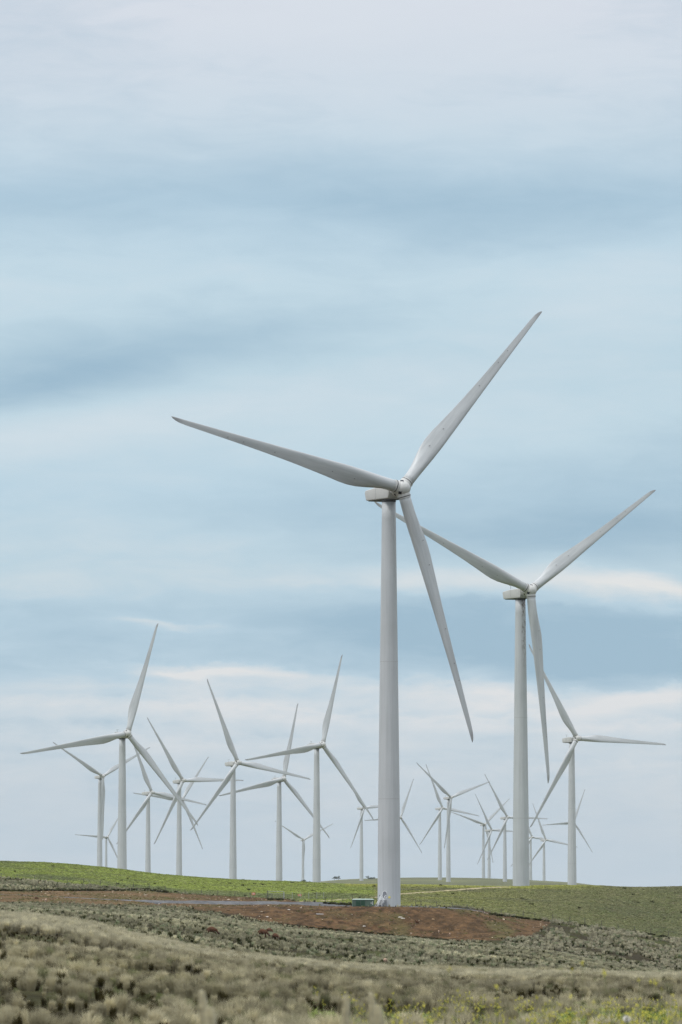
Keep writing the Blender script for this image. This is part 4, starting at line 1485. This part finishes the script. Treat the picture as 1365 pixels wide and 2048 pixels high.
def tussocks():
    # near slope, down to the first crest
    X, Y = cells(86, 296, 0.66, -260, 1640)
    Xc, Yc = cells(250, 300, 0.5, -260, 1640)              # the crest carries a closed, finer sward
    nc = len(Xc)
    X, Y = np.concatenate([X, Xc]), np.concatenate([Y, Yc])
    px = CX + KU * X / Y
    n = fbm(X / 3.2, Y / 5.0, 3)
    gap = fbm(X / 2.6 + 80, Y / 11.0, 3)
    bare = np.clip(interp(px, {500: 0, 620: 1, 1400: 1}), 0, 1) * (Y > 102) * (Y < 124) * (n > 0.36)
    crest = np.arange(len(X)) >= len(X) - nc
    small = (gap <= 0.41) & ~crest
    keep = ((gap > 0.41) | crest | (R_.random(len(X)) < .5)) & (R_.random(len(X)) > bare * 0.85)
    X, Y, n, px, gap, crest, small = X[keep], Y[keep], n[keep], px[keep], gap[keep], crest[keep], small[keep]
    k = len(X)
    s = R_.uniform(0.40, 0.92, k) * (0.8 + 1.2 * (gap - .4))
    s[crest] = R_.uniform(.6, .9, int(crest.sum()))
    tint = mixc((0.46, 0.415, 0.26), (0.60, 0.545, 0.375), np.clip((n - .3) * 2.5, 0, 1))
    w = R_.random(k)
    tint[w < .08] = np.array((0.28, 0.28, 0.15))
    band = np.clip((fbm(X / 9.0 + 3, Y / 9.0 + X / 20.0, 3) - .32) * 2.8, 0, 1)
    tint = tint * (.72 + .42 * band[:, None])
    tint[crest] = np.array((0.60, 0.555, 0.39))  # highlight along the crest painted in as a paler tint
    dk = ((w > .86) | ((gap < .46) & (w > .45))) & ~crest
    tint[dk] = np.array((0.065, 0.055, 0.022))  # dark plants, thickest in the gaps, where they paint in the shade
    s[dk] *= .8
    s[small] *= .55
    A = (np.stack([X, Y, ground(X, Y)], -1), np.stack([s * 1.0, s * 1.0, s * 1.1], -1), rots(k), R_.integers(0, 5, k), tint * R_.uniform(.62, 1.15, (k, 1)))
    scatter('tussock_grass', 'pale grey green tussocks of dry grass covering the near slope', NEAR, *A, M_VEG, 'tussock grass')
    # valley, far crest and right hillside
    X1, Y1 = cells(300, 1040, 1.45, -200, 1560)
    Xc, Yc = cells(815, 880, 0.8, -200, 1560)
    X1, Y1 = np.concatenate([X1, Xc]), np.concatenate([Y1, Yc])
    X2, Y2 = cells(860, 1300, 1.2, -200, 1560)
    k2 = (Y2 > 1040) | (CX + KU * X2 / Y2 > 1000)
    k1 = ~((Y1 > 860) & (CX + KU * X1 / Y1 > 1000))
    X, Y = np.concatenate([X1[k1], X2[k2]]), np.concatenate([Y1[k1], Y2[k2]])
    px, tu, gr, so, ro, tr = zones(X, Y)
    n = fbm(X / 7.0, Y / 16.0, 3)
    gap = fbm(X / 3.5 + 30, Y / 14.0, 3)
    right = (px > 1000) & (Y > 870)
    keep = (tu > 0.5) & np.where(right, gap > 0.42, gap > 0.36)
    X, Y, n, px, right, gap = X[keep], Y[keep], n[keep], px[keep], right[keep], gap[keep]
    k = len(X)
    s = R_.uniform(0.55, 1.15, k) * np.where(right, 1.35, 1.0)
    tint = mixc((0.43, 0.405, 0.265), (0.56, 0.525, 0.37), np.clip((n - .3) * 2.5, 0, 1))
    band = np.clip((fbm(X / 16.0 + 3, Y / 26.0 + X / 40.0, 3) - .32) * 2.8, 0, 1)
    tint = tint * (.68 + .42 * band[:, None])
    tint[right] = mixc((0.38, 0.35, 0.24), (0.54, 0.505, 0.37), R_.random(int(right.sum())))
    w = R_.random(k)
    tint[w < .12] = np.array((0.27, 0.30, 0.18))
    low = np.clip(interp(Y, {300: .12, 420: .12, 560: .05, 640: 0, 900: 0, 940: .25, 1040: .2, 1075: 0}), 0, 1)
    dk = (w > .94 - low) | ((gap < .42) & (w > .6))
    tint[dk] = np.array((0.06, 0.065, 0.025))  # dark tint: painted shade in gaps and behind the crest, scrub by the bank
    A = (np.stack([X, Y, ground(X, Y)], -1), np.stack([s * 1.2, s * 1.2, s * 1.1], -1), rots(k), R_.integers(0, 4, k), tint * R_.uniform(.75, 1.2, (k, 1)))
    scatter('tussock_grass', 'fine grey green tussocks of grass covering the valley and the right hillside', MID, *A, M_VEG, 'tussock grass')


def paddock():
    X, Y = sample(1115, 1475, 1.7, -200, 1560)
    px, tu, gr, so, ro, tr = zones(X, Y)
    keep = gr > 0.5
    X, Y, px = X[keep], Y[keep], px[keep]
    X2, Y2 = sample(1050, 1260, 0.35, -200, 1100)         # thin weeds on the bare soil
    p2, tu, gr, so, ro, tr = zones(X2, Y2)
    w = interp(p2, {0: .5, 400: .35, 750: .5, 850: .9, 1085: .8})
    kk = (so > 0.5) & (fbm(X2 / 6.0, Y2 / 16.0, 4) > 0.5) & (R_.random(len(X2)) < w)
    X2, Y2 = X2[kk], Y2[kk]
    k = len(X)
    n3 = fbm(X / 22.0 + 40, Y / 40.0, 4)
    fine = fbm(X / 3.0, Y / 8.0, 3)
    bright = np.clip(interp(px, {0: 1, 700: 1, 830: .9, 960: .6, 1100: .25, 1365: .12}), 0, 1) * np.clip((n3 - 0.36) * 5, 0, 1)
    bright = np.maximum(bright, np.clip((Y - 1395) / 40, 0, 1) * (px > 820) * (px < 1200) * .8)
    edge = np.clip((Y - 1400) / 50, 0, 1) * np.clip(interp(px, {0: 1, 500: 1, 700: 0}), 0, 1)
    tint = mixc((0.25, 0.25, 0.14), (0.36, 0.37, 0.135), bright)
    tint = tint * (1 - .45 * edge[:, None]) + np.array((0.11, 0.13, 0.05)) * .45 * edge[:, None]
    left = np.clip(interp(px, {600: 1, 900: 0}), 0, 1)
    tint = tint * np.where(left[:, None] > .5, np.array((1.0, 1.14, .88)), 1.0)
    strip = np.clip((Y - 1385) / 30, 0, 1) * (px > 690) * np.clip((1220 - px) / 120, 0, 1)
    tint = tint * (1 - strip[:, None]) + np.array((0.44, 0.45, 0.13)) * strip[:, None]
    tan = (R_.random(k) < np.clip((fine - .5) * 1.6, 0, .5))
    dk = R_.random(k) < .06
    tint[dk] = tint[dk] * .35
    tint[tan] = tint[tan] * .5 + np.array((0.30, 0.27, 0.17)) * .5
    s = R_.uniform(0.45, 0.9, k) * (0.7 + 0.6 * fine)
    X = np.concatenate([X, X2]); Y = np.concatenate([Y, Y2])
    m = len(X2)
    tint = np.concatenate([tint * R_.uniform(.7, 1.25, (k, 1)), np.tile((0.15, 0.15, 0.06), (m, 1)) * R_.uniform(.7, 1.3, (m, 1))])
    s = np.concatenate([s, R_.uniform(.5, .9, m)])
    k += m
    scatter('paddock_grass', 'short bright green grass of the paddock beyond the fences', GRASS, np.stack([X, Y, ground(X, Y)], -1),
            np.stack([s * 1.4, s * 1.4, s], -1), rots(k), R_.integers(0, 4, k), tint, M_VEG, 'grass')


def stones():
    X, Y = sample(1045, 1262, 0.30, -200, 1110)
    px, tu, gr, so, ro, tr = zones(X, Y)
    keep = (so > 0.6) & (R_.random(len(X)) < 0.75)
    X, Y = X[keep], Y[keep]
    k = len(X)
    s = R_.lognormal(-1.75, 0.55, k).clip(.06, .7)
    t = R_.random(k)
    tint = mixc((0.09, 0.058, 0.034), (0.28, 0.20, 0.12), t)
    wh = R_.random(k) < 0.10
    tint[wh] = np.array((0.52, 0.43, 0.33))
    meshes = [rock_mesh(900 + q) for q in range(4)]
    scatter('loose_stones', 'scattered red and pale stones over the bare brown soil', meshes, np.stack([X, Y, ground(X, Y)], -1),
            np.stack([s * R_.uniform(.8, 1.6, k), s, s * R_.uniform(.6, 1.1, k)], -1), rots(k, .3), R_.integers(0, 4, k), tint, M_STONE, 'stones')
    # low dark scrub and clods along the soil edges and fence lines
    pts = []
    for line, y0, cnt in (([(0, 1782), (240, 1781), (290, 1779), (330, 1783)], 1120, 210), ([(285, 1780), (335, 1785)], 1120, 40), ([(978, 1829), (1049, 1837), (1100, 1843), (1178, 1853), (1365, 1879)], 1110, 160),
                          ([(535, 1799), (567, 1800)], 1120, 25), ([(650, 1807), (705, 1811)], 1115, 40), ([(330, 1818), (540, 1848), (700, 1864), (900, 1882)], 1010, 200)):
        for q in range(cnt):
            px = R_.uniform(line[0][0], line[-1][0])
            py = np.interp(px, [a for a, b in line], [b for a, b in line]) + R_.normal(0, .5)
            pts.append(hit(px, py, y0, 1400))
    for q in range(60):                                     # single bushes out on the green slope
        px, py = R_.uniform(0, 1365), 0
        Yq = R_.uniform(1230, 1440)
        Xq = (px - CX) / KU * Yq
        if zones(np.array([Xq]), np.array([Yq]))[2][0] > .8:
            pts.append(Vector((Xq, Yq, float(ground(Xq, Yq)))))
    P = np.array([tuple(p) for p in pts])
    k = len(P)
    s = R_.uniform(.5, 1.3, k)
    scatter('dark_scrub', 'low dark scrub along the soil edges and the fence lines', [tuft_mesh('scrub', 90, .42, .5, .06, 777 + q, 1.0) for q in range(3)], P, np.stack([s * 1.3, s * 1.3, s], -1),
            rots(k), R_.integers(0, 3, k), np.tile((0.05, 0.05, 0.022), (k, 1)) * R_.uniform(.7, 1.6, (k, 1)), M_VEG, 'scrub')


def flower_mesh(seed, h=0.75, heads=7, hs=1.0):
    """a branching weed with small yellow heads; two materials"""
    rnd = random.Random(seed)
    V, Fc, mi = [], [], []

    def tri(a, b, c, m):
        i = len(V)
        V.extend([a, b, c]); Fc.append((i, i + 1, i + 2)); mi.append(m)

    def stalk(a, b, w):
        s_ = Vector((w, 0, 0)); t_ = Vector((0, w, 0))
        for q in (s_, t_):
            tri(a - q, a + q, b, 0)
            tri(a + q, b + q * .6, b - q * .6, 0)
    top = Vector((rnd.uniform(-.08, .08), rnd.uniform(-.08, .08), h))
    base = Vector((0, 0, -.1))
    stalk(base, top, .006 if heads else .0025)
    ends = [top]
    for k in range(heads):
        f = rnd.uniform(.6, .9)
        p = base.lerp(top, f)
        a = rnd.uniform(0, 6.28)
        e = p + Vector((math.cos(a) * .13, math.sin(a) * .13, rnd.uniform(.05, .12)))
        stalk(p, e, .004)
        ends.append(e)
    for k in range(16 if heads else 5):
        p = base.lerp(top, rnd.uniform(.05, .75))
        a = rnd.uniform(0, 6.28)
        d = Vector((math.cos(a), math.sin(a), rnd.uniform(.1, .6)))
        w = Vector((-d.y, d.x, 0)) * (.02 if heads else .009)
        tri(p - w, p + w, p + d * rnd.uniform(.08, .16), 0)
    for e in ends:
        for k in range(26):
            c = e + Vector((rnd.gauss(0, .018), rnd.gauss(0, .018), rnd.gauss(0, .022))) * hs
            u = Vector((rnd.gauss(0, 1), rnd.gauss(0, 1), rnd.gauss(0, 1))).normalized() * .016 * hs
            v = u.orthogonal().normalized() * .014 * hs
            tri(c - u, c + v, c + u, 1)
    me = np_mesh('wildflower', [tuple(v) for v in V], Fc)
    return me, mi


def flowers():
    mp = mat('yellow_petal', (0.60, 0.55, 0.11), 0.8, 0.0, 0.12, 20)
    mg = mat('weed_green', (0.15, 0.20, 0.06), 0.8, 0.0, 0.25, 8)
    meshes = []
    for q in range(6):
        me, mi = flower_mesh(500 + q, heads=4 if q < 4 else 0, hs=0.75 if q < 4 else 0.5)
        me.materials.append(mg); me.materials.append(mp)
        me.polygons.foreach_set('material_index', np.array(mi, np.int32))
        meshes.append(me)
    X, Y = sample(66, 140, 3.4, 300, 1640)
    px = CX + KU * X / Y
    dens = np.clip(interp(px, {500: 0, 620: .12, 700: .3, 900: .6, 1100: .85, 1365: 1.0}), 0, 1) * np.clip(interp(Y, {66: .9, 95: 1, 118: .6, 140: .2}), 0, 1)
    dens = dens * np.clip((fbm(X / 1.5, Y / 3, 3) - .3) * 3.0, 0, 1)
    keep = R_.random(len(X)) < dens * .8
    X, Y = X[keep], Y[keep]
    # a few taller ones nearer the camera, rising in front of the valley
    Xn, Yn, Sn = [], [], []
    for fx, fy in ((880, 1931), (1165, 1919), (1154, 1931), (1213, 1938), (1285, 1955), (1318, 1957), (1330, 1958), (1300, 1972), (1003, 1968), (1148, 1988), (1065, 1986),
                   (1236, 1940), (905, 1990), (752, 1985), (996, 1967), (1120, 2005), (1190, 2000), (858, 2006), (900, 1975), (820, 2008), (1260, 1998), (1340, 1985), (722, 1996)):
        Yq = R_.uniform(58, 80)
        ux, uz = ray(fx, fy)
        gz = float(ground(ux * Yq, Yq))
        Xn.append(ux * Yq); Yn.append(Yq); Sn.append((uz * Yq - gz) / 0.78)
    s = np.concatenate([R_.uniform(.45, .8, len(X)), np.array(Sn)])
    X = np.concatenate([X, Xn]); Y = np.concatenate([Y, Yn])
    k = len(X)
    o = scatter('yellow_wildflowers', 'blurred yellow wildflowers and green weeds in the near right corner', meshes, np.stack([X, Y, ground(X, Y)], -1),
                np.stack([s, s, s], -1), rots(k, .06), np.concatenate([R_.integers(0, 4, k - len(Sn)), R_.integers(4, 6, len(Sn))]), np.ones((k, 3)), mg, 'wildflowers')
    # short green growth under them
    X, Y = sample(84, 132, 5.0, 200, 1640)
    px = CX + KU * X / Y
    n = fbm(X / 2.2 + 5, Y / 4.0, 3)
    dens = np.clip(interp(px, {500: 0, 600: .5, 800: .6, 1100: .7, 1300: 1.0}), 0, 1) * (n > .38)
    keep = R_.random(len(X)) < dens
    X, Y = X[keep], Y[keep]
    k = len(X)
    s = R_.uniform(.35, .8, k) * interp(CX + KU * X / Y, {1000: 1, 1300: 1.9})
    scatter('green_weeds', 'low fresh green growth between the nearest tussocks', [tuft_mesh('weeds', 60, .3, .4, .025, 640 + q, 1.0) for q in range(3)], np.stack([X, Y, ground(X, Y)], -1),
            np.stack([s * 1.4, s * 1.4, s], -1), rots(k), R_.integers(0, 3, k), np.tile((0.26, 0.32, 0.10), (k, 1)) * R_.uniform(.8, 1.3, (k, 1)), M_VEG, 'weeds')


tussocks()
paddock()
stones()
flowers()


# ---------------------------------------------------------------- nearest stems: pale seed heads and one white flower head
def seed_head(px, py, Y, ln, rad, label, lean=0.0, seed=1):
    """a grass stem whose feathery head has its tip on the sight line px,py"""
    rnd = random.Random(seed)
    ux, uz = ray(px, py)
    gz = float(ground(ux * Y, Y))
    r = empty('grass_stem', (ux * Y, Y, gz))
    tag(r, label, 'grass stem', 'pale grass seed heads near the camera')
    h = uz * Y - gz
    bm = bmesh.new()
    tube(bm, [(lean, 0, -.05), (lean * .3, 0, h * .55), (0, 0, h - ln * .6)], 0.006, 6)
    bm_obj('stem', bm, M_SEED, r)
    V, Fc = [], []
    for k in range(900):
        f = rnd.random()
        z = h - ln * f
        w = 1.6 * rad * math.sin(math.pi * min(1, .12 + f * .85)) ** .7
        a = rnd.uniform(0, 6.28)
        q = w * rnd.uniform(.2, 1)
        c = Vector((math.cos(a) * q + lean * .15 * f, math.sin(a) * q, z))
        u = Vector((math.cos(a) * .4, math.sin(a) * .4, 1)).normalized() * rnd.uniform(.008, .02)
        v = u.orthogonal().normalized() * .011
        i = len(V)
        V += [c - u - v, c - u + v, c + u]
        Fc.append((i, i + 1, i + 2))
    link('seed_head', np_mesh('seed_head', [tuple(v) for v in V], Fc), M_SEED, r)


seed_head(405, 1984, 42, .26, .020, 'leftmost pale feathery grass seed head rising at the bottom edge', .10, 1)
seed_head(420, 2016, 40, .22, .028, 'second pale grass seed head from the left, lower and blurrier', .04, 2)
seed_head(693, 1994, 42, .24, .018, 'pale grass seed head left of the yellow flowers, just left of another', -.03, 3)
seed_head(744, 1988, 42, .28, .020, 'tallest pale grass seed head at the bottom centre', .03, 4)
seed_head(757, 2012, 40, .26, .022, 'pale grass seed head just right of the tallest one', .05, 5)

ux, uz = ray(1254, 2038)
Yq = 62.0
gz = float(ground(ux * Yq, Yq))
r = empty('white_flower', (ux * Yq, Yq, gz))
tag(r, 'single white flower head in the bottom right corner', 'flower')
h = uz * Yq - gz
bm = bmesh.new()
tube(bm, [(0, 0, -.05), (0.02, 0, h * .5), (0, 0, h)], 0.004, 6)
bm_obj('stem', bm, M_STALK, r)
bm = bmesh.new()
for k in range(90):
    a = k * 2.39996
    zc = 1 - 2 * (k + .5) / 90
    q = math.sqrt(1 - zc * zc)
    d = Vector((math.cos(a) * q, math.sin(a) * q, zc))
    u = d.orthogonal().normalized() * .012
    c = Vector((0, 0, h)) + d * .022
    v = [bm.verts.new(c - u), bm.verts.new(c + u), bm.verts.new(c + d * .022)]
    bm.faces.new(v)
bm_obj('petals', bm, M_PETAL_W, r)


# ---------------------------------------------------------------- haze
bm = bmesh.new()
box(bm, -11500, 11500, -60, 12600, -40, 190)
m = bpy.data.materials.new('haze_air')
m.use_nodes = True
N = NT(m.node_tree)
out = N.n('ShaderNodeOutputMaterial')
pv = N.n('ShaderNodeVolumePrincipled')
pv.inputs['Color'].default_value = (0.80, 0.88, 0.96, 1)
pv.inputs['Density'].default_value = 1.6e-5
pv.inputs['Anisotropy'].default_value = 0.0
N.l(pv.outputs[0], out.inputs['Volume'])
hz = bm_obj('haze', bm, m)
tag(hz, 'thin pale haze lying over the whole plain', 'haze', kind='stuff')
